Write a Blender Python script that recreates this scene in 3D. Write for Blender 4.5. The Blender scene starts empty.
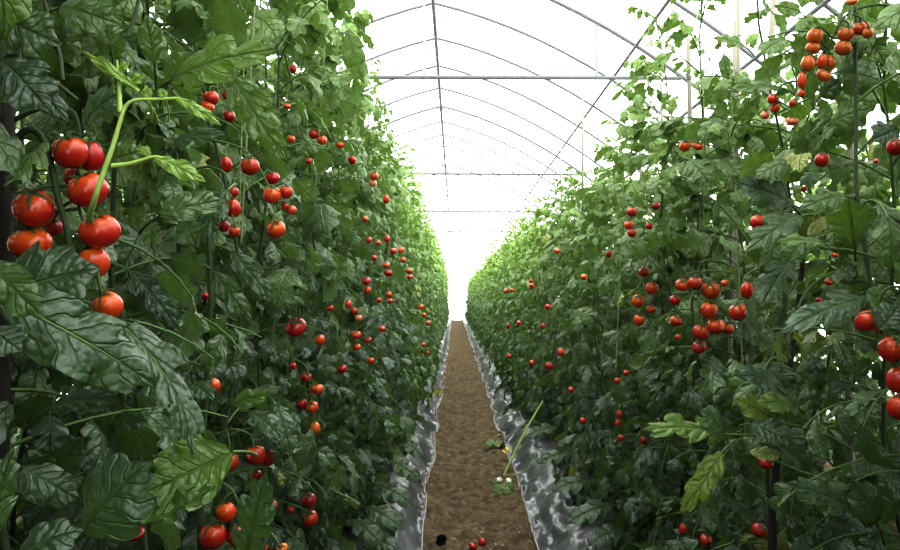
import bpy, math, random
import numpy as np
from mathutils import Vector, Matrix, Euler

C = bpy.context.scene.collection
rng = np.random.default_rng(7)
random.seed(7)
PI = math.pi

# ------------------------------------------------------------------ camera
F = 836.0
CAM = np.array([0.0, 0.0, 1.2])
cam_d = bpy.data.cameras.new('camera')
cam_d.sensor_width = 36.0
cam_d.lens = 36.0 * F / 900.0
cam_d.clip_start = 0.02
cam_d.clip_end = 300
cam = bpy.data.objects.new('camera', cam_d)
C.objects.link(cam)
cam.location = CAM
cam.rotation_euler = (PI / 2 + math.atan(22 / F), 0, math.atan(5 / F))
bpy.context.scene.camera = cam
RM = np.array(cam.rotation_euler.to_matrix())


def unproj(px, py, depth):
    """The point of the place seen at pixel (px, py), DEPTH metres down the path."""
    d = RM @ np.array([(px - 450) / F, -(py - 275) / F, -1.0])
    return CAM + d * (depth / d[1])


def proj(p):
    q = (np.asarray(p) - CAM) @ RM
    z = np.maximum(-q[:, 2], 1e-4)
    return 450 + F * q[:, 0] / z, 275 - F * q[:, 1] / z, -q[:, 2]


def nrm(v):
    v = np.asarray(v, float)
    return v / (np.linalg.norm(v) + 1e-12)


# ------------------------------------------------------------------ object helpers
def tag(o, label=None, cat=None, group=None, kind=None):
    if label: o['label'] = label
    if cat: o['category'] = cat
    if group: o['group'] = group
    if kind: o['kind'] = kind
    return o


def empty(name, loc):
    o = bpy.data.objects.new(name, None)
    o.location = [float(c) for c in loc]
    o.empty_display_size = 0.05
    C.objects.link(o)
    return o


def mesh_np(name, verts, quads, mats, midx=None, attrs=None, smooth=True, tris=None):
    me = bpy.data.meshes.new(name)
    verts = np.asarray(verts, np.float32)
    quads = np.asarray(quads, np.int32).reshape(-1, 4)
    me.vertices.add(len(verts))
    me.vertices.foreach_set('co', verts.ravel())
    me.loops.add(quads.size)
    me.loops.foreach_set('vertex_index', quads.ravel())
    me.polygons.add(len(quads))
    me.polygons.foreach_set('loop_start', np.arange(len(quads), dtype=np.int32) * 4)
    if smooth:
        me.polygons.foreach_set('use_smooth', np.ones(len(quads), bool))
    for m in (mats if isinstance(mats, (list, tuple)) else [mats]):
        me.materials.append(m)
    if midx is not None:
        me.polygons.foreach_set('material_index', np.asarray(midx, np.int32))
    if attrs:
        for k, (typ, arr) in attrs.items():
            a = me.attributes.new(k, typ, 'POINT')
            if typ == 'FLOAT_COLOR':
                a.data.foreach_set('color', np.asarray(arr, np.float32).ravel())
            else:
                a.data.foreach_set('vector', np.asarray(arr, np.float32).ravel())
    me.update(calc_edges=True)
    return me


def obj(name, me, parent=None, loc=None):
    o = bpy.data.objects.new(name, me)
    if loc is not None: o.location = [float(c) for c in loc]
    if parent is not None: o.parent = parent
    C.objects.link(o)
    return o


class Tubes:
    """Round bars along polylines, gathered into one part."""
    def __init__(self): self.v, self.f, self.n = [], [], 0

    def add(self, pts, r0, r1=None, sides=5, cap=False):
        pts = np.asarray(pts, float)
        n = len(pts)
        r1 = r0 if r1 is None else r1
        r = np.linspace(r0, r1, n) if np.isscalar(r0) else np.asarray(r0)
        t = np.gradient(pts, axis=0)
        t /= np.linalg.norm(t, axis=1)[:, None] + 1e-12
        ref = np.array([0, 0, 1.0]) if abs(t[0][2]) < .8 else np.array([1.0, 0, 0])
        a = np.cross(t, ref); a /= np.linalg.norm(a, axis=1)[:, None] + 1e-9
        for i in range(1, n):
            w_ = a[i - 1] - t[i] * (a[i - 1] @ t[i]); a[i] = w_ / (np.linalg.norm(w_) + 1e-12)
        b = np.cross(t, a)
        th = np.arange(sides) / sides * 2 * PI
        ring = pts[:, None, :] + r[:, None, None] * (np.cos(th)[None, :, None] * a[:, None, :] + np.sin(th)[None, :, None] * b[:, None, :])
        if cap:
            ring = np.concatenate([np.repeat(pts[:1, None, :], sides, 1), ring, np.repeat(pts[-1:, None, :], sides, 1)])
            n += 2
        k = np.arange(sides); k2 = (k + 1) % sides
        q = []
        for i in range(n - 1):
            q.append(np.stack([i * sides + k, i * sides + k2, (i + 1) * sides + k2, (i + 1) * sides + k], 1))
        self.v.append(ring.reshape(-1, 3)); self.f.append(np.concatenate(q) + self.n); self.n += n * sides

    def build(self, name, mat, parent=None, origin=(0, 0, 0), loc=None):
        if not self.v: return None
        return obj(name, mesh_np(name, np.concatenate(self.v) - np.asarray(origin), np.concatenate(self.f), mat), parent, loc)


# ------------------------------------------------------------------ materials
def new_mat(name):
    m = bpy.data.materials.new(name); m.use_nodes = True
    nt = m.node_tree; nt.nodes.clear()
    return m, nt, nt.nodes, nt.links


def N(nodes, typ, **kw):
    n = nodes.new(typ)
    for k, v in kw.items(): setattr(n, k, v)
    return n


def mth(nt, op, a, b=None, c=None, clamp=False):
    n = nt.nodes.new('ShaderNodeMath'); n.operation = op; n.use_clamp = clamp
    for i, v in enumerate((a, b, c)):
        if v is None: continue
        if isinstance(v, (int, float)): n.inputs[i].default_value = v
        else: nt.links.new(v, n.inputs[i])
    return n.outputs[0]


def mixc(nt, fac, a, b):
    n = nt.nodes.new('ShaderNodeMix'); n.data_type = 'RGBA'
    for s, v in ((n.inputs[0], fac), (n.inputs[6], a), (n.inputs[7], b)):
        if isinstance(v, tuple): s.default_value = v + (1,)
        elif isinstance(v, (int, float)): s.default_value = v
        else: nt.links.new(v, s)
    return n.outputs[2]


def leaf_material(name, veins=True, dark=(.017, .042, .021), mid=(.052, .10, .046), young=(.22, .35, .045), trans=.23):
    m, nt, nd, lk = new_mat(name)
    col = N(nd, 'ShaderNodeAttribute', attribute_name='leafcol')
    sep = N(nd, 'ShaderNodeSeparateColor'); lk.new(col.outputs['Color'], sep.inputs[0])
    base = mixc(nt, sep.outputs[0], dark, mid)
    base = mixc(nt, sep.outputs[1], base, young)
    base = mixc(nt, sep.outputs[2], base, (.30, .30, .04))
    tc = N(nd, 'ShaderNodeTexCoord')
    nz = N(nd, 'ShaderNodeTexNoise'); nz.inputs['Scale'].default_value = 38; nz.inputs['Detail'].default_value = 3
    lk.new(tc.outputs['Object'], nz.inputs['Vector'])
    base = mixc(nt, mth(nt, 'MULTIPLY', mth(nt, 'SUBTRACT', nz.outputs[0], .45, clamp=True), 1.6), base, mixc(nt, .5, base, (.12, .2, .09)))
    bs = N(nd, 'ShaderNodeBsdfPrincipled')
    hgt = None
    if veins:
        uv = N(nd, 'ShaderNodeAttribute', attribute_name='leafst')
        sx = N(nd, 'ShaderNodeSeparateXYZ'); lk.new(uv.outputs['Vector'], sx.inputs[0])
        s = mth(nt, 'ABSOLUTE', sx.outputs[0])
        w = mth(nt, 'ADD', sx.outputs[1], mth(nt, 'MULTIPLY', s, -.22))
        w = mth(nt, 'ADD', w, mth(nt, 'MULTIPLY', mth(nt, 'SUBTRACT', nz.outputs[0], .5), .16))
        fr = mth(nt, 'ABSOLUTE', mth(nt, 'SUBTRACT', mth(nt, 'FRACT', mth(nt, 'MULTIPLY', w, 6.5)), .5))
        lat = mth(nt, 'SUBTRACT', 1.0, mth(nt, 'MULTIPLY', fr, 9.0), clamp=True)
        midr = mth(nt, 'SUBTRACT', 1.0, mth(nt, 'MULTIPLY', s, 14.0), clamp=True)
        vein = mth(nt, 'MAXIMUM', mth(nt, 'MULTIPLY', lat, .6), midr)
        base = mixc(nt, mth(nt, 'MULTIPLY', vein, .42), base, mixc(nt, .5, base, (.20, .30, .12)))
        vz = N(nd, 'ShaderNodeTexVoronoi'); vz.inputs['Scale'].default_value = 120
        lk.new(tc.outputs['Object'], vz.inputs['Vector'])
        hgt = mth(nt, 'SUBTRACT', mth(nt, 'MULTIPLY', vz.outputs['Distance'], -.35), mth(nt, 'MULTIPLY', vein, .55))
        bp = N(nd, 'ShaderNodeBump'); bp.inputs['Strength'].default_value = .9; bp.inputs['Distance'].default_value = .006
        lk.new(hgt, bp.inputs['Height']); lk.new(bp.outputs[0], bs.inputs['Normal'])
    geo = N(nd, 'ShaderNodeNewGeometry')
    base = mixc(nt, mth(nt, 'MULTIPLY', geo.outputs['Backfacing'], .55), base, (.15, .24, .10))
    lk.new(base, bs.inputs['Base Color'])
    bs.inputs['Roughness'].default_value = .40
    bs.inputs['Specular IOR Level'].default_value = .8
    tr = N(nd, 'ShaderNodeBsdfTranslucent')
    lk.new(mixc(nt, .5, base, (.24, .40, .03)), tr.inputs['Color'])
    mx = N(nd, 'ShaderNodeMixShader'); mx.inputs[0].default_value = trans
    lk.new(bs.outputs[0], mx.inputs[1]); lk.new(tr.outputs[0], mx.inputs[2])
    out = N(nd, 'ShaderNodeOutputMaterial'); lk.new(mx.outputs[0], out.inputs[0])
    return m


def plain(name, c1, c2, scale=8, rough=.6, spec=.4, metal=0, bump=0, stretch=None, coat=0):
    m, nt, nd, lk = new_mat(name)
    tc = N(nd, 'ShaderNodeTexCoord'); nz = N(nd, 'ShaderNodeTexNoise')
    nz.inputs['Scale'].default_value = scale; nz.inputs['Detail'].default_value = 5
    v = tc.outputs['Object']
    if stretch:
        mp = N(nd, 'ShaderNodeMapping'); mp.inputs['Scale'].default_value = stretch
        lk.new(v, mp.inputs[0]); v = mp.outputs[0]
    lk.new(v, nz.inputs['Vector'])
    bs = N(nd, 'ShaderNodeBsdfPrincipled')
    lk.new(mixc(nt, nz.outputs[0], c1, c2), bs.inputs['Base Color'])
    bs.inputs['Roughness'].default_value = rough; bs.inputs['Metallic'].default_value = metal
    bs.inputs['Specular IOR Level'].default_value = spec; bs.inputs['Coat Weight'].default_value = coat
    if bump:
        bp = N(nd, 'ShaderNodeBump'); bp.inputs['Strength'].default_value = bump; bp.inputs['Distance'].default_value = .004
        lk.new(nz.outputs[0], bp.inputs['Height']); lk.new(bp.outputs[0], bs.inputs['Normal'])
    out = N(nd, 'ShaderNodeOutputMaterial'); lk.new(bs.outputs[0], out.inputs[0])
    return m


def tomato_material(name, body, shoulder):
    m, nt, nd, lk = new_mat(name)
    tc = N(nd, 'ShaderNodeTexCoord'); sx = N(nd, 'ShaderNodeSeparateXYZ'); lk.new(tc.outputs['Generated'], sx.inputs[0])
    nz = N(nd, 'ShaderNodeTexNoise'); nz.inputs['Scale'].default_value = 2.6; nz.inputs['Detail'].default_value = 4
    lk.new(tc.outputs['Generated'], nz.inputs['Vector'])
    f = mth(nt, 'ADD', mth(nt, 'MULTIPLY', sx.outputs[2], 1.5), mth(nt, 'MULTIPLY', nz.outputs[0], 1.0))
    f = mth(nt, 'SUBTRACT', f, 1.35, clamp=True)
    bs = N(nd, 'ShaderNodeBsdfPrincipled')
    lk.new(mixc(nt, f, body, shoulder), bs.inputs['Base Color'])
    bs.inputs['Roughness'].default_value = .2
    bs.inputs['Specular IOR Level'].default_value = .4
    bs.inputs['Subsurface Weight'].default_value = .0
    bs.inputs['Coat Weight'].default_value = .3; bs.inputs['Coat Roughness'].default_value = .12
    out = N(nd, 'ShaderNodeOutputMaterial'); lk.new(bs.outputs[0], out.inputs[0])
    return m


M = {}
M['leaf'] = leaf_material('tomato leaf')
M['leaf_far_haze'] = leaf_material('tomato leaf of the far rows paled for haze', veins=False, dark=(.026, .066, .022), mid=(.082, .155, .046), young=(.29, .44, .065), trans=.3)  # paler, brighter greens stand in for haze over the distant foliage
M['stem'] = plain('tomato stem', (.022, .038, .014), (.075, .105, .04), 14, .6)
M['stalk'] = plain('young stalk', (.06, .12, .03), (.13, .20, .06), 20, .55)
M['calyx'] = plain('calyx', (.03, .055, .018), (.07, .11, .03), 30, .6)
M['shoot'] = plain('bright shoot', (.30, .44, .10), (.42, .55, .18), 20, .5)
M['red'] = tomato_material('ripe tomato', (.43, .022, .011), (.58, .12, .016))
M['orange_red'] = tomato_material('orange red tomato', (.54, .058, .013), (.66, .18, .02))
M['dark_red'] = tomato_material('dark red tomato', (.36, .010, .010), (.46, .03, .012))
M['orange'] = tomato_material('orange tomato', (.50, .11, .016), (.60, .20, .026))
M['pink'] = tomato_material('pale pink tomato', (.66, .16, .09), (.74, .32, .15))
M['steel'] = plain('galvanised steel', (.13, .13, .135), (.20, .20, .21), 6, .6, .3, 0)
M['hanger'] = plain('pale hanger wire', (.22, .22, .22), (.3, .3, .3), 6, .5)
M['bamboo'] = plain('weathered cane', (.22, .20, .16), (.36, .34, .28), 5, .75, .2, 0, .4, (9, 9, 1.2))
M['dark_wood'] = plain('dark wood', (.025, .022, .02), (.06, .05, .045), 6, .85, .2, 0, .6, (14, 14, 1.5))
M['twine'] = plain('pale twine', (.20, .26, .11), (.32, .36, .20), 40, .8)
M['pipe'] = plain('black pipe', (.012, .012, .013), (.03, .03, .03), 20, .5)
M['petal'] = plain('cream petal', (.75, .74, .52), (.8, .8, .66), 30, .6)
M['yellow_petal'] = plain('yellow petal', (.7, .55, .04), (.75, .6, .08), 30, .6)
M['dry'] = plain('dry straw', (.22, .15, .08), (.38, .30, .18), 30, .85)
M['scrap'] = plain('pale scrap', (.24, .2, .15), (.5, .45, .38), 30, .7)


def soil_material():
    m, nt, nd, lk = new_mat('trodden soil')
    tc = N(nd, 'ShaderNodeTexCoord')
    def noise(sc, det=6, rough=.6):
        n = N(nd, 'ShaderNodeTexNoise'); n.inputs['Scale'].default_value = sc; n.inputs['Detail'].default_value = det
        n.inputs['Roughness'].default_value = rough; lk.new(tc.outputs['Object'], n.inputs['Vector']); return n.outputs[0]
    a, b, c = noise(2.2), noise(15, 8, .72), noise(130, 4)
    col = mixc(nt, a, (.15, .108, .062), (.44, .335, .205))
    col = mixc(nt, mth(nt, 'MULTIPLY', mth(nt, 'SUBTRACT', b, .42, clamp=True), 3.4, clamp=True), mixc(nt, .55, col, (.03, .018, .010)), mixc(nt, .45, col, (.50, .38, .24)))
    col = mixc(nt, mth(nt, 'MULTIPLY', mth(nt, 'SUBTRACT', c, .60, clamp=True), 4.0, clamp=True), col, (.34, .26, .17))
    bs = N(nd, 'ShaderNodeBsdfPrincipled'); bs.inputs['Roughness'].default_value = .95; bs.inputs['Specular IOR Level'].default_value = .15
    lk.new(col, bs.inputs['Base Color'])
    bp = N(nd, 'ShaderNodeBump'); bp.inputs['Strength'].default_value = 1.0; bp.inputs['Distance'].default_value = .05
    lk.new(mth(nt, 'ADD', b, mth(nt, 'MULTIPLY', c, .35)), bp.inputs['Height']); lk.new(bp.outputs[0], bs.inputs['Normal'])
    out = N(nd, 'ShaderNodeOutputMaterial'); lk.new(bs.outputs[0], out.inputs[0])
    return m


def mulch_material():
    m, nt, nd, lk = new_mat('silver mulch film')
    tc = N(nd, 'ShaderNodeTexCoord')
    mp = N(nd, 'ShaderNodeMapping'); mp.inputs['Scale'].default_value = (1, .8, 1); lk.new(tc.outputs['Object'], mp.inputs[0])
    def noise(sc, det=5, dist=0):
        n = N(nd, 'ShaderNodeTexNoise'); n.inputs['Scale'].default_value = sc; n.inputs['Detail'].default_value = det
        n.inputs['Distortion'].default_value = dist; lk.new(mp.outputs[0], n.inputs['Vector']); return n.outputs[0]
    a, b, d = noise(3), noise(9, 3, .8), noise(60, 5)
    col = mixc(nt, mth(nt, 'MULTIPLY', mth(nt, 'SUBTRACT', a, .42, clamp=True), 4.0, clamp=True), (.035, .035, .04), (.15, .15, .158))
    col = mixc(nt, mth(nt, 'MULTIPLY', mth(nt, 'SUBTRACT', d, .56, clamp=True), 4.0, clamp=True), col, (.20, .15, .10))
    bs = N(nd, 'ShaderNodeBsdfPrincipled'); bs.inputs['Roughness'].default_value = .36; bs.inputs['Specular IOR Level'].default_value = .6
    lk.new(col, bs.inputs['Base Color'])
    bp = N(nd, 'ShaderNodeBump'); bp.inputs['Strength'].default_value = .5; bp.inputs['Distance'].default_value = .025
    lk.new(b, bp.inputs['Height']); lk.new(bp.outputs[0], bs.inputs['Normal'])
    out = N(nd, 'ShaderNodeOutputMaterial'); lk.new(bs.outputs[0], out.inputs[0])
    return m


def film_material():
    m, nt, nd, lk = new_mat('milky greenhouse film')
    tr = N(nd, 'ShaderNodeBsdfTranslucent'); tr.inputs[0].default_value = (.96, .97, .97, 1)
    tp = N(nd, 'ShaderNodeBsdfTransparent'); tp.inputs[0].default_value = (.97, .98, .98, 1)
    mx = N(nd, 'ShaderNodeMixShader'); mx.inputs[0].default_value = .55
    lk.new(tr.outputs[0], mx.inputs[1]); lk.new(tp.outputs[0], mx.inputs[2])
    out = N(nd, 'ShaderNodeOutputMaterial'); lk.new(mx.outputs[0], out.inputs[0])
    return m


M['soil'] = soil_material(); M['mulch'] = mulch_material(); M['film'] = film_material()
M['mulch_edge'] = plain('pale film edge', (.26, .24, .21), (.46, .44, .40), 30, .5, .4, 0, .5)

# ------------------------------------------------------------------ sky light
w = bpy.data.worlds.new('overcast sky'); bpy.context.scene.world = w; w.use_nodes = True
bg = w.node_tree.nodes['Background']; bg.inputs[0].default_value = (.97, .99, 1.0, 1); bg.inputs[1].default_value = 3.0
sc = bpy.context.scene
sc.view_settings.view_transform = 'Standard'
sc.view_settings.look = 'None'
sc.view_settings.exposure = 0.84
sc.view_settings.gamma = 0.74
sc.cycles.max_bounces = 8
sc.cycles.diffuse_bounces = 4
sc.cycles.glossy_bounces = 2
sc.cycles.transmission_bounces = 6
sc.cycles.transparent_max_bounces = 8
sc.cycles.caustics_reflective = False
sc.cycles.caustics_refractive = False

# ------------------------------------------------------------------ greenhouse shell
XR = -0.19            # ridge line
Y0, Y1 = -3.7, 43.6


def arch(u): return 3.8 - (.235 * abs(u) + .1286 * u * u)


us = np.concatenate([[-3.85], np.linspace(-3.62, 3.62, 33), [3.85]])
prof = np.array([(XR + u, arch(u) if abs(u) < 3.7 else 0.0) for u in us])


def shell(off, y0, y1, ny):
    n = len(prof)
    ctr = np.array([XR, 1.2])
    d = prof - ctr; d /= np.linalg.norm(d, axis=1)[:, None]
    p = prof + d * off
    ys = np.linspace(y0, y1, ny)
    v = np.concatenate([np.column_stack([p[:, 0], np.full(n, y), p[:, 1]]) for y in ys])
    q = []
    for j in range(ny - 1):
        i = np.arange(n - 1)
        q.append(np.stack([j * n + i, j * n + i + 1, (j + 1) * n + i + 1, (j + 1) * n + i], 1))
    return v, np.concatenate(q)


v, q = shell(.03, Y0, Y1, 48)
tag(obj('ceiling', mesh_np('ceiling', v, q, M['film'])), 'milky white plastic film stretched over the whole tunnel', 'greenhouse film', kind='structure')


def end_wall(name, y, label):
    top = prof
    v = np.concatenate([np.column_stack([top[:, 0], np.full(len(top), y), top[:, 1]]), np.column_stack([top[:, 0], np.full(len(top), y), np.full(len(top), -.02)])])
    n = len(top); i = np.arange(n - 1)
    tag(obj(name, mesh_np(name, v, np.stack([i, i + 1, n + i + 1, n + i], 1), M['film'])), label, 'wall', kind='structure')


end_wall('wall_back', Y1, 'white film end wall at the far end of the tunnel')
end_wall('wall_front', Y0, 'white film end wall behind the camera')

# soil floor with clods and a worn hollow in the path
xs = np.concatenate([np.linspace(-4.4, -.5, 10)[:-1], np.linspace(-.5, .8, 90), np.linspace(.8, 4.2, 9)[1:]])
ys = np.concatenate([np.linspace(Y0, 2.4, 8)[:-1], np.linspace(2.4, 8, 380)[:-1], np.linspace(8, 18, 140)[:-1], np.linspace(18, 44, 60)])
gx, gy = np.meshgrid(xs, ys)


def vnoise(x, y, seed):
    r = np.random.default_rng(seed); T = r.random((64, 64))
    xi, yi = np.floor(x).astype(int), np.floor(y).astype(int); fx, fy = x - xi, y - yi
    fx, fy = fx * fx * (3 - 2 * fx), fy * fy * (3 - 2 * fy)
    g = lambda a, b: T[a % 64, b % 64]
    return (g(xi, yi) * (1 - fx) + g(xi + 1, yi) * fx) * (1 - fy) + (g(xi, yi + 1) * (1 - fx) + g(xi + 1, yi + 1) * fx) * fy - .5


def soil_z(x, y):
    return (.034 * vnoise(x * 6, y * 6, 1) + .046 * vnoise(x * 17, y * 15, 2) + .030 * vnoise(x * 41, y * 38, 3)
            - .03 * np.exp(-((x - .115) / .16) ** 2) + .008)


gz = soil_z(gx, gy)
nx = len(xs)
q = []
for j in range(len(ys) - 1):
    i = np.arange(nx - 1); q.append(np.stack([j * nx + i, j * nx + i + 1, (j + 1) * nx + i + 1, (j + 1) * nx + i], 1))
tag(obj('floor', mesh_np('floor', np.column_stack([gx.ravel(), gy.ravel(), gz.ravel()]), np.concatenate(q), M['soil'])),
    'brown trodden soil path running down between the plant rows', 'soil', kind='structure')


def mulch(side, edge, rise, back, label):
    """A plastic sheet over the planting bed: from the path edge up the bed shoulder and flat over its top."""
    t = np.concatenate([np.linspace(0, 1, 22), np.linspace(1, 2, 10)[1:]])
    ys = np.concatenate([np.linspace(Y0 + .2, 2.6, 14)[:-1], np.linspace(2.6, 12, 300)[:-1], np.linspace(12, 43, 220)])
    T, Y = np.meshgrid(t, ys)
    k = np.clip(T, 0, 1)
    X = edge + side * (.22 * k + (back - .22) * np.clip(T - 1, 0, 1))
    X += .026 * vnoise(Y * 2.1, T * .5, 11 + side) * (1 - .6 * k) * 2
    Z = rise * np.sin(k * PI / 2) ** 1.1
    cr = (1 - np.abs(vnoise(Y * 9, T * 3.2, 5 + side)) * 4) * .016 + .05 * vnoise(Y * 4.0, T * 2.2, 9 + side) + .014 * vnoise(Y * 14, T * 5, 3 + side)
    Z = Z + cr * np.clip(k * 3, .12, 1)
    Z = np.maximum(Z, soil_z(X, Y) + .004)
    X = X + .5 * cr * (side) * np.sin(k * PI)
    nt_ = len(t); q = []
    for j in range(len(ys) - 1):
        i = np.arange(nt_ - 1); q.append(np.stack([j * nt_ + i, j * nt_ + i + 1, (j + 1) * nt_ + i + 1, (j + 1) * nt_ + i], 1))
    root = tag(obj('mulch_film', mesh_np('mulch_film', np.column_stack([X.ravel(), Y.ravel(), Z.ravel()]), np.concatenate(q), M['mulch'])), label, 'plastic sheet')
    e = Tubes()
    pts = np.column_stack([X[:, 0], Y[:, 0], Z[:, 0] + .006])
    e.add(pts, .0045, .0045, 6)
    o = e.build('rolled_edge', M['mulch_edge'], root)
    o['label'] = 'pale rolled edge of the sheet'


mulch(-1, -.165, .13, 1.0, 'grey plastic mulch sheet over the soil bed left of the path')
mulch(1, .40, .13, 1.1, 'crumpled silver plastic mulch sheet over the soil bed right of the path')

# steel frame: hoops, ridge, purlins, tie bars, hangers
fr = empty('greenhouse_frame', (XR, 20, 0))
tag(fr, 'grey steel tunnel frame of arched hoops, ridge pipe and tie bars', 'greenhouse frame')
FO = (XR, 20, 0)
for k in range(-3, 43):
    y = k + .33
    t = Tubes(); rr = .016 if k % 5 == 1 else .0135
    t.add(np.array([(p[0], y, p[1]) for p in prof]), rr, rr, 6)
    t.build('hoop', M['steel'], fr, FO)


def lane(name, u, dz, r):
    t = Tubes(); t.add([(XR + u, y, arch(u) + dz) for y in np.linspace(Y0 + .1, Y1 - .1, 30)], r, r, 6)
    t.build(name, M['steel'], fr, FO)


lane('ridge_pipe', 0, -.03, .019)
for u in (-1.56, 1.56): lane('purlin', u, -.02, .014)
for u in (-2.1, 2.1, -2.22, 2.22): lane('purlin', u, -.02, .014)
ub = 1.913
for k in range(0, 9):
    y = 1.33 + 5 * k
    t = Tubes(); t.add([(XR - ub, y, 2.88), (XR, y, 2.875), (XR + ub, y, 2.865)], .0165, .0165, 6); t.build('tie_bar', M['steel'], fr, FO)
    for u in (-1.27, -.045, 1.27):
        t = Tubes(); t.add([(XR + u, y, 2.88), (XR + u, y, arch(u))], .010, .010, 5); t.build('hanger', M['hanger'], fr, FO)
for y in (6.33, 11.33, 16.33):
    t = Tubes(); t.add([(XR, y - .06, 3.765), (XR, y + .06, 3.765)], .028, .028, 8, True); t.build('ridge_clamp', M['steel'], fr, FO)

# ------------------------------------------------------------------ leaves
def leaflet(nt, ns, W=.30, nl=3, A=.3, fold=.25, curl=.25, bend=1.0, twist=0., wave=.05, bulge=.02, seed=0):
    """One leaflet along +Y, length 1, face up +Z: lobed outline, midrib fold, quilted blade, bent tip."""
    r = np.random.default_rng(seed)
    ph = r.uniform(0, 6.28, 4)
    t = np.linspace(0, 1, nt); s = np.linspace(-1, 1, ns)
    T, S = np.meshgrid(t, s, indexing='ij')
    w = (T + .015) ** .55 * (1.003 - T) ** .75
    w = w / w.max() * W
    if nl:
        c = .5 + .5 * np.cos(2 * PI * (nl * T + .42 + .07 * np.sign(S)))
        w = w * (1 - A * c ** 1.6 * np.clip((1 - T) * 3, 0, 1))
    X = S * w
    Y = T + .20 * np.abs(S) * w * np.cos(T * 2) + (.05 * np.abs(S) ** 2 * np.sin(2 * PI * nl * T) if nl else 0)
    Z = np.abs(S) * w * fold - curl * S ** 2 * w
    if ns > 20:
        vv = T - (.22 + .05 * r.random()) * np.abs(S) + .03 * np.sin(S * 4 + ph[1]) + .022 * np.sin(T * 17 + ph[2] + S * 3); fr_ = np.abs((vv * (5.6 + 1.6 * r.random())) % 1 - .5) * 2
        Z = Z + bulge * (1 - fr_ ** 2.5) * np.clip(np.abs(S) * 6, 0, 1) * (1.1 - np.abs(S)) * np.clip((1 - T) * 4, 0, 1)
    if ns > 3:
        Z = Z + bulge * np.sin(2 * PI * (nl + 2) * (T - .2 * np.abs(S))) * np.abs(S) * (1.15 - np.abs(S)) * 2.5
        Z = Z + wave * S ** 2 * np.sin(2 * PI * 2.6 * T + ph[0] + 1.6 * (S > 0)) * np.sin(PI * T)
    Y = Y - .0
    k = bend
    if abs(k) > 1e-3:
        a = k * Y
        Yb = np.sin(a) / k + Z * np.sin(a); Zb = -(1 - np.cos(a)) / k + Z * np.cos(a)
        Y, Z = Yb, Zb
    if twist:
        a = twist * T; X, Z = X * np.cos(a) - Z * np.sin(a), X * np.sin(a) + Z * np.cos(a)
    v = np.stack([X, Y, Z], -1).reshape(-1, 3)
    st = np.stack([S, T, 0 * S], -1).reshape(-1, 3)
    q = []
    for i in range(nt - 1):
        j = np.arange(ns - 1)
        q.append(np.stack([i * ns + j, i * ns + j + 1, (i + 1) * ns + j + 1, (i + 1) * ns + j], 1))
    return v, np.concatenate(q), st


def templates(nt, ns, n, seed):
    r = np.random.default_rng(seed); out = []
    for i in range(n):
        out.append(leaflet(nt, ns, r.uniform(.24, .36), 3 if nt > 6 else 2 if nt > 5 else 0, r.uniform(.15, .45), r.uniform(.05, .5), r.uniform(.1, .55),
                           r.uniform(.2, 1.5), r.uniform(-.5, .5), r.uniform(.03, .10), r.uniform(.012, .03), seed + i))
    return out


LOD = {0: templates(13, 7, 14, 100), 1: templates(9, 5, 10, 200), 2: templates(5, 3, 8, 300)}


class Foliage:
    def __init__(self, lod):
        self.T = LOD[lod]; self.V, self.C, self.ctr, self.ln, self.k = [], [], [], [], []

    def put(self, pos, y, up, L, col, wscale=1.0):
        y = nrm(y); x = np.cross(y, up); lx = np.linalg.norm(x)
        x = np.array([1.0, 0, 0]) if lx < 1e-5 else x / lx
        z = np.cross(x, y)
        k = int(rng.integers(len(self.T)))
        R = np.stack([x * wscale, y, z]) * L
        self.V.append(self.T[k][0] @ R + pos); self.k.append(k); self.C.append(col)
        self.ctr.append(pos + y * L * .5); self.ln.append(L)

    def build(self, name, mat, parent, origin, keep=None, stalks=None):
        V = np.asarray(self.V); k = np.asarray(self.k); Cc = np.asarray(self.C)
        if keep is not None: V, k, Cc = V[keep], k[keep], Cc[keep]
        n, nv = V.shape[0], V.shape[1]
        q = self.T[0][1]
        Q = (q[None] + (np.arange(n) * nv)[:, None, None]).reshape(-1, 4)
        st = np.stack([t[2] for t in self.T])[k].reshape(-1, 3)
        col = np.repeat(np.concatenate([Cc, np.ones((n, 1))], 1), nv, axis=0)
        V = V.reshape(-1, 3); mats, mi = [mat], np.zeros(len(Q), int)
        if stalks is not None and stalks.v:
            tv, tq = np.concatenate(stalks.v), np.concatenate(stalks.f)
            Q = np.concatenate([Q, tq + len(V)]); V = np.concatenate([V, tv]); mi = np.concatenate([mi, np.ones(len(tq), int)]); mats.append(M['stalk'])
            st = np.concatenate([st, np.zeros((len(tv), 3))]); col = np.concatenate([col, np.ones((len(tv), 4)) * .3])
        me = mesh_np(name, V - np.asarray(origin), Q, mats, mi, {'leafst': ('FLOAT_VECTOR', st), 'leafcol': ('FLOAT_COLOR', col)})
        return obj(name, me, parent)


UP = np.array([0, 0, 1.0])


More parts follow.
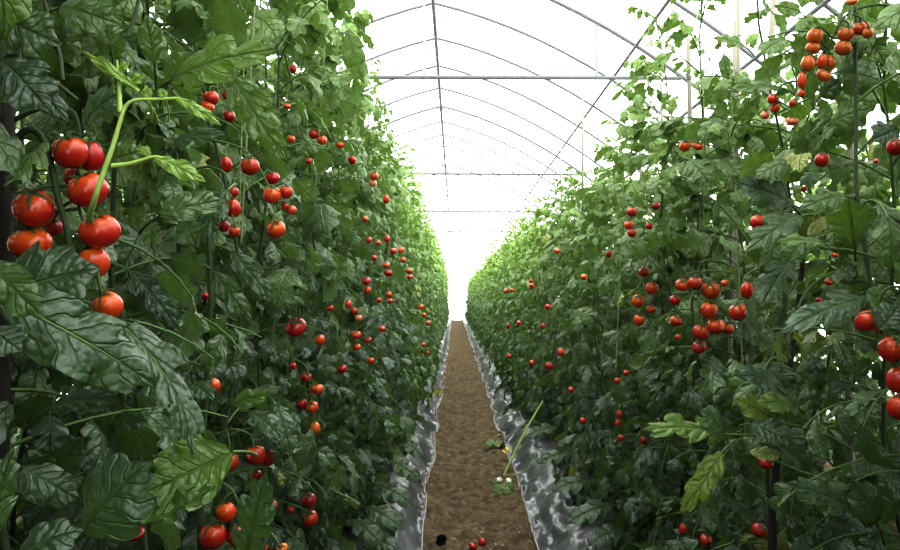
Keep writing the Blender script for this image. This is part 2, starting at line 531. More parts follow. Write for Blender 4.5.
def compound(fo, tb, P, az, elev, L, droop, youth, pairs=3, yel=0., big=1.0):
    """A feathered tomato leaf: an arching stalk with pairs of leaflets and one at the tip."""
    n = 9; t = np.linspace(0, 1, n)
    e = elev - droop * t ** 1.3
    a = az + rng.normal(0, .25) * t
    d = np.stack([np.cos(e) * np.cos(a), np.cos(e) * np.sin(a), np.sin(e)], 1)
    pts = P + np.concatenate([[np.zeros(3)], np.cumsum(d[:-1] * L / (n - 1), 0)])
    tb.append((pts, .0034 * big * (.6 + L), .0012))
    shade = float(np.clip(rng.normal(.45, .28), 0, 1))

    def at(u):
        f = u * (n - 1); i = min(int(f), n - 2); return pts[i] + (pts[i + 1] - pts[i]) * (f - i), d[min(i + 1, n - 1)]

    def put(u, ang, ll, side):
        p, dd = at(u)
        s = nrm(np.cross(dd, UP) + 1e-6)
        nn = nrm(np.cross(s, dd)); nn = nn if nn[2] > 0 else -nn
        y = dd * math.cos(ang) + s * math.sin(ang) * side
        y = y + np.array([0, 0, -rng.uniform(.05, .7)]) + rng.normal(0, .16, 3)
        upv = nn + rng.normal(0, .38, 3)
        c = (float(np.clip(shade + rng.normal(0, .14), 0, 1)), float(np.clip(youth + rng.normal(0, .06), 0, 1)), yel if rng.random() < .6 else yel * .3)
        if side: p = p + y / np.linalg.norm(y) * .008
        fo.put(p, y, upv, ll, c, rng.uniform(.85, 1.2) * (1 - .3 * max(0, youth - .4)))

    put(.97, 0, L * rng.uniform(.36, .46) * big, 0)
    for u, ll in ((.80, .33), (.56, .35), (.34, .26))[:pairs]:
        for side in (-1, 1):
            put(u + rng.uniform(-.03, .03), rng.uniform(.8, 1.25), L * ll * rng.uniform(.8, 1.15) * big, side)
    if pairs > 2:
        for u in (.68, .45):
            if rng.random() < .6: put(u, 1.3, L * .13 * big, 1 if rng.random() < .5 else -1)


def grow(lod, base, stems, height, toward, step, Lm, top_young=1.0, bias=.5):
    """Leaves and stems of one plant, in world coordinates."""
    fo = Foliage(lod); stalks = []; mains = []
    for (dx, dy) in stems:
        h = height * (rng.uniform(.91, 1.07) if toward > 0 else rng.uniform(.90, 1.07))
        n = 14; t = np.linspace(0, 1, n)
        ph = rng.uniform(0, 6.28, 4)
        px = base[0] + dx * np.clip(t * 6, 0, 1) + .05 * np.sin(5 * t + ph[0]) + .03 * np.sin(13 * t + ph[1])
        py = base[1] + dy * np.clip(t * 6, 0, 1) + .04 * np.sin(4 * t + ph[2]) + .02 * np.sin(11 * t + ph[3])
        pts = np.stack([px, py, base[2] + t * h], 1)
        mains.append((pts, .0065, .002))
        z = rng.uniform(.06, .12); g = rng.uniform(0, 6.28)
        while z < h:
            u = z / h; f = u * (n - 1); i = min(int(f), n - 2); P = pts[i] + (pts[i + 1] - pts[i]) * (f - i)
            g += 2.4
            az = g if rng.random() > (.75 if u < .25 else bias) else (0 if toward > 0 else PI) + rng.normal(0, .75)
            yt = max(0., (u - .32) / .68) ** 1.25
            L = Lm * rng.uniform(.75, 1.2) * (1 - .55 * max(0., (u - .8) / .2)) * (1.4 if u < .16 else 1)
            yel = .7 if (rng.random() < .02 or (u < .15 and rng.random() < .08)) else 0.
            compound(fo, stalks, P, az, rng.uniform(-.1, .6) + .5 * yt - (.25 if u < .1 else 0), L, rng.uniform(.7, 1.7) - .5 * yt, top_young * (.04 + .85 * yt), 3, yel)
            z += step * rng.uniform(.7, 1.3) * (.72 if u < .2 else 1) * (1 + .6 * max(0., (u - .8) / .2))
    return fo, stalks, mains


CLEAR = []          # (px, py, radius px, depth): nothing grows in front of these


def limit(z, y, toward):
    """How far the leaves of a row reach toward the path, at height z and distance y."""
    k = np.clip((y - 2.6) / (1.7 if toward > 0 else 3.2), 0, 1)
    if toward > 0: return -.335 + .095 * k - .16 * k * np.clip(z / 2.4, 0, 1) ** 2
    return .595 - .145 * k + .26 * np.clip((z - .9) / 1.2, 0, 1) ** 1.5 * k


def keep_mask(fo, inner, toward):
    c = np.asarray(fo.ctr); L = np.asarray(fo.ln)
    px, py, z = proj(c)
    lim = limit(c[:, 2], c[:, 1], toward) + rng.normal(0, .03, len(c))
    ok = (c[:, 0] * toward < lim * toward) & (c[:, 2] > .09)
    ok &= np.linalg.norm(c - CAM, axis=1) > .62
    if CLEAR:
        K = np.asarray(CLEAR)
        for a in range(0, len(c), 4000):
            s = slice(a, a + 4000)
            d = np.hypot(px[s, None] - K[None, :, 0], py[s, None] - K[None, :, 1])
            rad = K[None, :, 2] + np.minimum(.33 * L[s] * F / np.maximum(z[s], .2), 60)[:, None]
            ok[s] &= ~((d < rad) & (z[s, None] < K[None, :, 3] + .015) & (z[s, None] > 0)).any(1)
    return ok


def finish(plant, fo, stalks, mains, mat, origin, keep=None, sides=5, toward=1, inner=9):
    t = Tubes()
    for p, a, b in mains: t.add(p, a, b, 7 if sides > 4 else 5)
    t.build('stem', M['stem'], plant, origin)
    t = Tubes(); K = np.asarray(CLEAR) if CLEAR else None
    for p, a, b in stalks:
        if keep is not None:
            if (p[:, 0] * toward > limit(p[:, 2], p[:, 1], toward) * toward + .03).any() or (np.linalg.norm(p - CAM, axis=1) < .6).any(): continue
            if K is not None:
                x, y, z = proj(p)
                hit = ((np.hypot(x[:, None] - K[:, 0], y[:, None] - K[:, 1]) < K[:, 2]) & (z[:, None] < K[:, 3] + .01)).any()
                if hit: continue
        t.add(p, a, b, sides)
    fo.build('foliage', mat, plant, origin, keep, t)


# ------------------------------------------------------------------ what the photograph shows one by one: tomatoes
FACE = {'l': -.43, 'r': .66}


def side_depth(px, py, side=None, off=0.):
    side = side or ('l' if px < 455 else 'r')
    x = FACE[side]
    dx = px - 455
    if side == 'l': x = x + .13 * min(1, max(0, (150 + dx) / 80))
    else: x = x - .16 * min(1, max(0, (190 - dx) / 100))
    return F * (x + (off if side == 'r' else -off)) / dx


LF = ('tiny ripe tomato among the leaves far down the left plant row', 'far tomatoes of the left row')
RF = ('tiny ripe tomato among the leaves far down the right plant row', 'far tomatoes of the right row')
R, O, D, A, K_ = 'red', 'orange_red', 'dark_red', 'orange', 'pink'
# px, py, width, height, colour, label or shared far group, depth offset, cluster
TOM = [
 (70,152,36,33,R,'big red tomato, topmost of the close cluster beside the dark post',0,'a'),
 (91,156,26,32,D,'dark red tomato tucked behind the topmost one of the close left cluster',.03,'a'),
 (73,177,18,20,R,'small red tomato half hidden in the middle of the close left cluster',.04,'a'),
 (88,190,41,34,R,'red tomato behind a green shoot, right under the topmost of the close left cluster',0,'a'),
 (34,208,43,38,R,'shiny red tomato at the left end of the close left cluster',0,'a'),
 (30,243,46,32,O,'flat orange-red tomato resting just above the big drooping leaf',0,'a'),
 (53,227,18,19,D,'small dark tomato between the two leftmost tomatoes of the close cluster',.04,'a'),
 (100,231,41,34,R,'broad red tomato with dark calyx in the middle of the close left cluster',0,'a'),
 (93,262,33,33,O,'orange-red tomato poking out above the edge of the big drooping leaf',0,'a'),
 (108,306,30,30,O,'round orange tomato hanging lowest of the close left cluster',0,'a'),
 (211,98,18,15,R,'red tomato in the small high cluster under the pale lobed leaf',0,'b'),
 (207,107,15,14,O,'orange-red tomato lowest in the small high cluster under the pale lobed leaf',0,'b'),
 (229,116,13,12,D,'dark red tomato at the right of the small high left cluster',.03,'b'),
 (213,80,11,10,D,'small dark tomato at the top of the small high left cluster',.03,'b'),
 (226,95,9,9,D,'tiny dark tomato behind the small high left cluster',.03,'b'),
 (226,164,12,17,R,'red tomato partly behind a leaf left of the mid-height left cluster',0,'c'),
 (250,166,19,19,R,'round red tomato at the top of the mid-height left cluster',0,'c'),
 (272,178,17,12,D,'dark red tomato shaded beneath a leaf in the mid-height left cluster',.03,'c'),
 (272,195,19,17,O,'orange-red tomato in a pair at the centre of the mid-height left cluster',0,'c'),
 (286,192,13,14,R,'smaller red tomato on the right of the pair in the mid-height left cluster',0,'c'),
 (292,210,9,9,O,'small orange tomato under the pair in the mid-height left cluster',0,'c'),
 (285,206,9,8,R,'small red tomato peeking below the pair in the mid-height left cluster',.02,'c'),
 (276,229,19,19,O,'round orange-red tomato hanging alone below the mid-height left cluster',0,'c'),
 (209,204,13,17,O,'orange-red tomato half covered by a leaf tip beside the tall pair',0,'d'),
 (233,208,16,20,R,'tall red tomato second from the top of the left hanging string',0,'d'),
 (233,192,12,11,R,'small red tomato at the top of the left hanging string',.02,'d'),
 (224,226,12,12,D,'dark red tomato at lower left of the left hanging string',.02,'d'),
 (234,231,12,12,R,'red tomato at the bottom of the left hanging string',0,'d'),
 (291,139,8,8,O,'small orange tomato high in the left row above the mid-height cluster',0,None),
 (287,106,8,6,O,'small flat orange tomato near the top of the left row',0,None),
 (293,69,8,9,D,'small dull red tomato very high in the left row',0,None),
 (314,134,11,10,R,'red tomato of the pair high in the left row against pale leaves',0,'e'),
 (322,140,10,10,O,'orange tomato of the pair high in the left row against pale leaves',0,'e'),
 (340,145,8,7,O,'small orange tomato a little right of the high left pair',0,None),
 (309,161,7,6,R,'tiny red tomato just below the high left pair',0,None),
 (296,327,24,17,D,'dark red tomato alone in shade half way down the left row',0,'f'),
 (320,340,10,12,O,'small orange tomato by a leaf edge right of the lone dark one',0,None),
 (205,296,7,7,D,'tiny dark tomato in the deep shade beside the thick stem',.04,None),
 (212,386,17,17,O,'orange-red tomato peeking from behind curled leaves beside the thick stem',0,'g'),
 (256,455,20,20,R,'round red tomato at the top of the low left cluster',0,'h'),
 (230,462,18,19,O,'orange-red tomato partly behind the broad upturned leaf',.01,'h'),
 (268,458,12,17,D,'dark tomato behind the round red one of the low left cluster',.04,'h'),
 (257,475,10,10,D,'small dark tomato hidden under the round red one, low left',.04,'h'),
 (226,512,21,20,O,'orange tomato at the left of the lowest left cluster',0,'i'),
 (213,536,28,26,R,'largest red tomato of the lowest left cluster',0,'i'),
 (237,536,19,24,R,'red tomato half covered by the lobed leaf in the lowest left cluster',0,'i'),
 (272,506,11,13,R,'small red tomato right of the lobed leaf, low left',.02,None),
 (261,548,14,12,O,'orange tomato cut off by the bottom edge beside the lobed leaf',0,'i'),
 (282,549,13,10,A,'orange-yellow tomato cut off by the bottom edge, low left',0,'i'),
 (291,510,7,7,D,'tiny dark red tomato beside the low left pair',.02,None),
 (309,500,16,14,D,'upper dark red tomato of the stacked pair low in the left row',0,'j'),
 (310,518,17,15,R,'lower red tomato of the stacked pair low in the left row',0,'j'),
 (312,407,13,12,O,'orange-red tomato in the shaded low cluster halfway along the left row',0,'k'),
 (302,404,11,12,D,'dark red tomato in the shaded low cluster halfway along the left row',.02,'k'),
 (315,428,11,14,A,'orange tomato under a leaf below the shaded low left cluster',0,'k'),
 (317,389,14,11,O,'orange tomato above the shaded low left cluster',0,'k'),
 (306,377,12,10,D,'dark red tomato above the shaded low left cluster',.02,'k'),
 (342,369,10,9,D,'small dark tomato right of the shaded low left cluster',.02,None),
 (133,533,30,12,D,'dark red tomato in deep shade at the bottom left under big leaves',.05,None),
 (330,308,8,7,R,'small red tomato alone on a green patch in the left row',0,None),
 (352,160,8,9,D,'dull dark tomato at the left row edge against bright leaves',0,None),
 (374,176,9,9,O,'orange tomato at the bright outer edge of the left row',0,'l'),
 (373,183,8,7,K_,'pale pink tomato at the bright outer edge of the left row',0,'l'),
 (386,199,7,10,O,'orange tomato below the pale pink one at the left row edge',0,'l'),
 (365,219,6,6,O,None,0,None),(369,240,6,6,R,None,0,None),(378,243,6,5,R,None,0,None),(387,239,6,8,R,None,0,None),
 (393,251,7,6,R,None,0,None),(401,250,7,6,O,None,0,None),(374,258,5,6,R,None,0,None),(386,265,8,6,O,None,0,None),
 (388,273,9,7,D,None,0,None),(403,260,6,6,R,None,0,None),(409,271,6,6,R,None,0,None),(410,277,7,5,R,None,0,None),
 (366,281,10,8,D,None,0,None),(367,290,8,8,O,None,0,None),(389,295,6,7,O,None,0,None),(390,301,6,5,R,None,0,None),
 (379,300,5,5,R,None,0,None),(421,307,6,5,O,None,0,None),(424,315,5,5,O,None,0,None),(428,323,7,5,O,None,0,None),
 (348,304,7,9,O,None,0,None),(354,311,7,8,R,None,0,None),(359,318,7,6,K_,None,0,None),(356,335,11,8,R,None,0,None),
 (357,347,8,7,O,None,0,None),(368,340,8,5,D,None,0,None),(382,329,7,6,R,None,0,None),(371,361,7,7,R,None,0,None),
 (423,345,5,5,R,None,0,None),(428,353,5,4,R,None,0,None),(293,366,7,7,D,None,.02,None),(319,391,7,6,D,None,.02,None),
 # right row: the orange plum cluster at the top
 (815,36,16,16,A,'orange plum tomato at the upper left of the high plum cluster',0,'p'),
 (846,34,17,15,A,'orange plum tomato upper middle of the high plum cluster',0,'p'),
 (861,28,17,14,O,'red-orange tomato at the top right of the high plum cluster',0,'p'),
 (868,33,12,11,A,'small orange tomato at the far right of the high plum cluster',-.01,'p'),
 (813,48,15,12,A,'orange plum tomato second from the top on the left of the high cluster',0,'p'),
 (843,48,19,15,A,'wide orange tomato in the middle of the high plum cluster',0,'p'),
 (808,63,14,17,A,'long orange plum tomato hanging at the left of the high cluster',0,'p'),
 (822,61,10,15,O,'long red-orange plum tomato in the centre of the high cluster',0,'p'),
 (830,62,10,15,A,'slim orange plum tomato beside the pale crinkled leaf',.01,'p'),
 (824,75,16,12,A,'orange plum tomato at the bottom of the high cluster',0,'p'),
 (802,80,9,17,O,'narrow brownish orange plum tomato hanging lowest left of the high cluster',0,'p'),
 (802,93,8,9,O,'small orange tomato just below the high plum cluster',.02,'p'),
 (852,1,14,8,A,'orange tomato cut by the top edge above the plum cluster',0,None),
 (773,99,11,11,R,'red tomato at the top of the small pinkish cluster beside the plum cluster',0,'q'),
 (775,108,10,10,O,'orange-red tomato in the middle of the small pinkish cluster',0,'q'),
 (765,115,9,8,K_,'pale pink tomato at the lower left of the small pinkish cluster',0,'q'),
 (793,103,8,9,O,'orange tomato right of the small pinkish cluster',.01,'q'),
 (792,121,13,8,K_,'flat pink tomato below the small pinkish cluster',0,'q'),
 (685,146,11,12,O,'orange tomato of a pair high on the right row among pale shoots',0,'r'),
 (698,146,12,8,O,'flatter orange tomato of a pair high on the right row among pale shoots',0,'r'),
 (822,160,14,15,D,'dark red tomato in the shade high on the right row',.03,None),
 (895,147,16,18,D,'dark orange tomato in shade at the right edge of the photo',.03,None),
 (876,161,6,5,R,'tiny red tomato near the right edge of the photo, high up',.02,None),
 (632,212,10,10,R,'red tomato at the top of the loose string of three on the right row',0,'s'),
 (629,225,10,9,O,'orange-red tomato in the middle of the loose string of three on the right row',0,'s'),
 (632,233,9,9,R,'red tomato at the bottom of the loose string of three on the right row',0,'s'),
 (656,206,9,8,D,'dull red tomato right of the loose string of three',.01,None),
 (649,226,8,7,D,'small dark tomato below the dull one, right row',.01,None),
 (758,222,16,15,R,'single red tomato under a big dark leaf, upper right row',0,'t'),
 (804,189,6,6,R,'tiny red tomato above the single red one, right row',0,None),
 (644,272,11,10,R,'red tomato at the top of the cluster on the path side of the right row',0,'u'),
 (652,288,13,13,O,'round orange-red tomato below the topmost of the path-side right cluster',0,'u'),
 (638,301,13,14,O,'orange-red tomato at the left of the path-side right cluster',0,'u'),
 (651,309,11,8,R,'small red tomato under leaves in the path-side right cluster',.01,'u'),
 (639,320,11,12,O,'orange-red tomato lowest of the path-side right cluster',0,'u'),
 (682,285,14,12,R,'red tomato at the left end of the big right cluster',0,'v'),
 (695,283,15,14,R,'red tomato second from the left in the big right cluster',0,'v'),
 (711,290,19,19,O,'large shiny orange-red tomato at the top of the big right cluster',0,'v'),
 (709,310,18,17,O,'orange-red tomato directly below the largest of the big right cluster',0,'v'),
 (675,300,11,10,D,'dark red tomato behind leaves left of the big right cluster',.02,'v'),
 (676,321,12,11,R,'red tomato low at the left of the big right cluster',0,'v'),
 (747,290,13,18,R,'red oval tomato beside a stem right of the big cluster',0,'w'),
 (738,312,18,18,R,'round red tomato below the oval one beside the stem',0,'w'),
 (716,326,24,16,O,'wide orange-red tomato lying across the bottom of the big right cluster',0,'v'),
 (728,329,12,11,O,'small orange-red tomato behind the wide one of the big right cluster',.02,'v'),
 (701,332,17,16,R,'shiny red tomato at lower left of the big right cluster',0,'v'),
 (699,347,15,12,D,'dark red tomato hanging lowest of the big right cluster',.01,'v'),
 (725,283,8,7,O,'small orange tomato at the leaf tip above the big right cluster',0,None),
 (829,282,9,7,R,'small red tomato among dark leaves right of the big cluster',.02,None),
 (835,255,7,5,O,'tiny orange tomato in dark leaves on the right row',.02,None),
 (819,300,6,6,D,'tiny dark tomato in dark leaves on the right row',.02,None),
 (678,337,6,6,R,'tiny red tomato under the big right cluster',0,None),
 (866,321,20,24,R,'red tomato at the left of the close cluster on the right edge',0,'x'),
 (881,321,20,26,D,'dark red tomato half behind a leaf in the close right-edge cluster',.03,'x'),
 (892,349,27,26,R,'big red tomato in the middle of the close right-edge cluster',0,'x'),
 (898,379,23,28,R,'glossy red tomato cut by the right edge, third from the top',0,'x'),
 (899,407,23,26,R,'lowest red tomato cut by the right edge of the photo',0,'x'),
 (619,414,6,9,R,'upper tomato of a small low red pair on the right row',0,'y'),
 (618,423,6,8,R,'lower tomato of a small low red pair on the right row',0,'y'),
 (621,438,6,7,D,'tiny dark tomato below the small low pair on the right row',.01,None),
 (617,381,6,7,R,'small red tomato above the small low pair on the right row',0,None),
 (626,373,6,6,R,'tiny red tomato between pale leaves, middle of the right row',0,None),
 (683,529,8,12,R,'small oval red tomato near the bottom of the right row',0,'z'),
 (706,540,13,12,R,'round red tomato near the bottom of the right row',0,'z'),
 (766,463,15,11,D,'dark red tomato in the shade under the sunlit drooping leaf',.02,None),
 (759,530,15,14,D,'dark red tomato in deep shade at the bottom of the right row',.04,None),
 (644,440,8,8,D,'dark tomato in the shade low on the right row',.02,None),
 (583,421,7,7,D,'dark tomato low on the right row above the mulch sheet',.01,None),
 (549,366,8,8,D,None,0,None),(561,352,7,9,O,None,0,None),(557,251,7,5,R,None,0,None),(532,286,5,6,R,None,0,None),
 (531,281,4,5,R,None,0,None),(512,290,5,4,R,None,0,None),(506,291,5,5,R,None,0,None),(519,323,5,5,R,None,0,None),
 (508,326,4,6,R,None,0,None),(509,356,5,5,R,None,0,None),(532,363,5,6,R,None,0,None),(584,277,7,6,O,None,0,None),
 (548,307,6,6,D,None,0,None),(543,326,4,7,R,None,0,None),(609,254,5,8,D,None,0,None),(571,390,6,6,D,None,0,None),
]

# tomato body, calyx and stalk
def tomato_mesh(kind):
    nu, nv = 20, 14
    vs, q = [], []
    for j in range(nv + 1):
        ph = PI * j / nv
        for i in range(nu):
            th = 2 * PI * i / nu
            r = math.sin(ph) * (1 + .025 * math.cos(5 * th) * math.sin(ph) * max(0, math.cos(ph)))
            z = math.cos(ph)
            z = z - .13 * math.exp(-(r / .28) ** 2) * (z > 0)
            if kind == 'plum': r *= 1 - .12 * z * z; r *= 1 - .08 * z
            vs.append((r * math.cos(th) * .5, r * math.sin(th) * .5, z * .5))
    for j in range(nv):
        for i in range(nu):
            q.append((j * nu + i, (j + 1) * nu + i, (j + 1) * nu + (i + 1) % nu, j * nu + (i + 1) % nu))
    return vs, q


def calyx_mesh(seed):
    r = np.random.default_rng(seed)
    V, Q = [], []
    for k in range(5):
        a = 2 * PI * k / 5 + r.uniform(-.15, .15); L = r.uniform(.36, .52); up = r.uniform(-.06, .20)
        n = 5; b = len(V)
        for i in range(n):
            t = i / (n - 1); w = .066 * (1 - t) ** .7 + .006
            rad = .03 + L * t; z = max(math.sqrt(max(.25 - rad * rad, .0)), .15) - .10 * math.exp(-(rad / .14) ** 2) + .03 + max(up, 0) * t * t * 1.6
            for s, dz in ((-1, 0), (0, .02), (1, 0)):
                V.append((rad * math.cos(a) - s * w * math.sin(a), rad * math.sin(a) + s * w * math.cos(a), z + dz))
        for i in range(n - 1):
            for s in range(2):
                Q.append((b + i * 3 + s, b + i * 3 + s + 1, b + i * 3 + s + 4, b + i * 3 + s + 3))
    return mesh_np('calyx', V, Q, M['calyx'])


TB = {}
for kind in ('round', 'plum'):
    vs, q = tomato_mesh(kind)
    for c in ('red', 'orange_red', 'dark_red', 'orange', 'pink'):
        TB[kind, c] = mesh_np('tomato', vs, q, M[c])
CAL = [calyx_mesh(i) for i in range(4)]
CLUST = {}
n_tom = 0
for (px, py, w_, h_, col, label, off, cl) in TOM:
    Z = side_depth(px, py, None, off)
    small = abs(px - 455) < 125
    if cl is None: pass
    elif cl in CLUST: Z = CLUST[cl]['z'] + off * 1.2 + random.uniform(-.01, .01)
    else: CLUST[cl] = {'z': Z - off, 'p': []}
    p = unproj(px, py, Z)
    sx = min(w_ * Z / F, .062); sz = min(h_ * Z / F, .062)
    kind = 'plum' if h_ > w_ * 1.2 else 'round'
    r_ = np.random.default_rng(int(px * 7 + py))
    o = obj('tomato', TB[kind, col], None, p)
    o.scale = (sx, (sx + sz) / 2 if kind == 'round' else sx, sz)
    tilt = .35 if kind == 'round' else .15
    o.rotation_mode = 'ZYX'
    o.rotation_euler = (r_.uniform(.2, .85) * (.4 if kind == 'plum' else 1), r_.uniform(-tilt, tilt), r_.uniform(0, 6.28) if kind == 'round' else 0)
    if label: tag(o, label, 'tomato', 'ripe tomatoes on the plants')
    else:
        L_, G_ = LF if px < 455 else RF
        tag(o, L_, 'tomato', G_)
    if max(w_, h_) >= 8:
        c = obj('calyx', CAL[n_tom % 4], o)
    n_tom += 1
    CLEAR.append((px, py, max(w_, h_) * .5 + 1, Z + .03))
    bpy.context.view_layer.update() if False else None
    if cl: CLUST[cl]['p'].append((p, max(sx, sz), o))

# ------------------------------------------------------------------ big leaves seen one by one
HERO = []   # filled by hero(): (plant key, base px, tip px, base depth, tip depth, width, options)


def hero(side, b, t, w, zb=None, zt=None, face=(1, .35, 0), lobes=3, A=.25, bend=.7, fold=.25, curl=.3, twist=0., wave=.06, col=(.45, .1, 0), stalk=None, label=None):
    HERO.append(dict(side=side, b=b, t=t, w=w, zb=zb, zt=zt, face=face, lobes=lobes, A=A, bend=bend, fold=fold, curl=curl, twist=twist, wave=wave, col=col, stalk=stalk, label=label))


# left row, close to the camera
hero('l', (-8, 300), (100, 268), 92, .84, .86, (1, .5, .1), 3, .2, .5, col=(.2, .06, 0), label='dark broad leaf under the close tomatoes')
hero('l', (2, 300), (156, 386), 78, .74, .80, (1, .55, .25), 4, .22, .6, fold=.15, col=(.28, .06, 0), stalk=(-12, 292), label='big drooping leaf with a wavy edge')
hero('l', (-10, 262), (45, 318), 44, .70, .70, (1, .2, .6), 3, .15, .5, col=(.5, .15, 0))
hero('l', (112, 318), (218, 436), 52, .93, .90, (1, .4, -.2), 5, .3, .8, twist=.5, col=(.25, .08, 0), label='long leaf with a curled tip')
hero('l', (-12, 330), (22, 352), 42, .72, .72, (1, .6, 0), 3, .2, .6, col=(.35, .05, 0))
hero('l', (50, 408), (116, 398), 34, .95, .93, (1, .7, 0), 3, .15, .5, col=(.3, 0, 0))
hero('l', (232, 452), (146, 492), 72, 1.02, .99, (1, .1, .1), 3, .15, -.5, fold=.1, curl=-.2, col=(.6, .42, .02), label='broad upturned leaf showing its pale veined underside')
hero('l', (140, 524), (216, 486), 30, .97, .99, (1, .9, .2), 6, .3, -.6, fold=.5, curl=-.3, wave=.14, col=(.7, .4, 0), label='narrow leaf with a pale crinkled rim')
hero('l', (84, 532), (150, 462), 86, .90, .88, (1, .6, -.1), 3, .3, .9, fold=.1, curl=.4, col=(.7, 0, 0), stalk=(60, 552), label='grey green leaf with rounded lobes')
hero('l', (22, 470), (80, 502), 40, .88, .90, (1, .6, .1), 3, .2, .7, col=(.55, .05, 0))
hero('l', (-12, 540), (14, 446), 36, .72, .72, (1, .1, .5), 3, .1, .3, col=(.3, .12, 0))
hero('l', (18, 556), (84, 530), 44, .80, .82, (1, .8, 0), 3, .15, .9, col=(.6, .04, 0))
hero('l', (50, 415), (50, 456), 34, .97, .96, (1, .5, 0), 3, .15, .7, col=(.35, 0, 0))
hero('l', (60, 470), (84, 438), 40, 1.0, .98, (1, .5, 0), 3, .2, .7, col=(.25, 0, 0))
hero('l', (246, 560), (267, 472), 42, 1.28, 1.24, (1, .3, .2), 5, .45, .5, col=(.5, .05, 0), label='deeply lobed leaf standing upright')
hero('l', (276, 406), (292, 456), 24, 1.75, 1.72, (1, .5, 0), 4, .35, .8, col=(.7, .05, 0))
hero('l', (232, 404), (272, 392), 20, 1.5, 1.48, (1, .2, 0), 3, .15, .5, col=(.45, .35, 0))
hero('l', (190, 385), (214, 400), 26, 1.25, 1.2, (1, .6, 0), 3, .2, .8, col=(.6, .05, 0))
hero('l', (250, 412), (284, 440), 26, 1.55, 1.5, (1, .7, .2), 4, .3, .8, col=(.6, .05, 0))
# left row, upper part
hero('l', (172, 80), (278, 50), 50, 1.18, 1.10, (1, .5, 0), 4, .35, .6, fold=.2, col=(.75, .45, 0), stalk=(160, 88), label='pale lobed leaf above the small high cluster')
hero('l', (232, 74), (286, 160), 38, 1.36, 1.34, (1, .3, .4), 5, .3, .7, col=(.5, .3, 0), label='long hanging leaf')
hero('l', (168, 84), (193, 52), 34, 1.22, 1.2, (1, .3, 0), 2, .1, .5, col=(.55, .3, 0))
hero('l', (154, 62), (146, 14), 24, 1.15, 1.13, (1, .3, 0), 2, .1, .4, col=(.5, .35, 0))
hero('l', (84, 128), (122, 92), 46, .98, .95, (1, .6, 0), 3, .3, .9, col=(.5, 0, 0), label='dull grey green leaf')
hero('l', (30, 84), (68, 122), 28, .88, .86, (1, .7, .2), 3, .2, .7, col=(.6, 0, 0))
hero('l', (172, 146), (226, 134), 28, 1.2, 1.17, (1, .7, 0), 3, .3, .8, col=(.75, .05, 0))
hero('l', (110, 160), (145, 150), 30, 1.0, 1.0, (1, .3, 0), 2, .1, .5, col=(.35, .3, 0))
hero('l', (348, 30), (364, 84), 26, 3.0, 3.0, (1, .2, .5), 4, .3, .5, col=(.4, .35, 0), label='dark leaf hanging against the white film')
hero('l', (0, 60), (50, 112), 60, .80, .80, (1, .6, .2), 3, .25, .7, col=(.2, 0, 0))
hero('l', (-10, 15), (60, 45), 60, .82, .84, (1, .3, .2), 3, .25, .8, col=(.3, .1, 0))
hero('l', (60, 8), (120, 25), 44, .95, .95, (1, .4, .2), 3, .2, .8, col=(.4, .2, 0))
hero('l', (110, 45), (100, 15), 36, 1.0, 1.0, (1, .3, 0), 2, .2, .6, col=(.4, .25, 0))
hero('l', (228, 190), (200, 244), 26, 1.45, 1.42, (1, .7, .2), 3, .3, .8, col=(.5, .1, 0))
hero('l', (232, 252), (272, 300), 24, 1.7, 1.66, (1, .6, .3), 4, .3, .7, col=(.65, .05, 0))
hero('l', (160, 215), (226, 200), 30, 1.12, 1.15, (1, .4, 0), 3, .2, .7, col=(.45, .2, 0))
hero('l', (212, 270), (252, 322), 24, 1.5, 1.5, (1, .4, .4), 3, .2, .7, col=(.3, .1, 0))
hero('l', (128, 270), (180, 330), 30, 1.2, 1.18, (1, .6, .2), 4, .3, .8, col=(.35, 0, 0))
# bright young shoot in front of the left row
for b_, t_, w_ in (((140, 92), (80, 50), 12), ((118, 72), (130, 62), 10), ((128, 85), (146, 74), 12), ((150, 100), (145, 85), 10), ((176, 98), (222, 126), 14), ((166, 100), (160, 88), 10), ((155, 158), (206, 182), 20), ((150, 156), (140, 146), 12)):
    hero('l', b_, t_, w_, .86, .86, (1, .5, .2), 2, .25, .5, col=(.8, .85, 0), label='bright young leaflet of the pale shoot')
hero('l', (428, 396), (444, 393), 11, 8.6, 8.3, (1, .8, 0), 3, .3, .5, col=(.7, .4, 1.0), label='yellow leaf at the edge of the path')
for b_, t_, w_, z_ in (((366, 508), (404, 530), 26, 3.75), ((378, 486), (414, 506), 24, 3.95), ((362, 540), (398, 549), 26, 3.6), ((392, 462), (421, 482), 20, 4.5), ((352, 520), (384, 548), 26, 3.55), ((398, 440), (424, 458), 16, 5.2)):
    hero('l', b_, t_, w_, z_, z_ - .06, (1, 1.0, .1), 4, .35, .8, col=(random.uniform(.3, .8), .08, 0))
for b_, t_, w_, z_ in (((612, 506), (566, 524), 26, 3.6), ((596, 480), (552, 492), 24, 3.9), ((622, 530), (588, 546), 26, 3.45), ((574, 452), (538, 464), 20, 4.6), ((556, 428), (524, 438), 16, 5.4), ((600, 500), (582, 528), 20, 3.65)):
    hero('r', b_, t_, w_, z_, z_ - .06, (1, 1.0, .1), 4, .35, .8, col=(random.uniform(.3, .8), .06, 0))
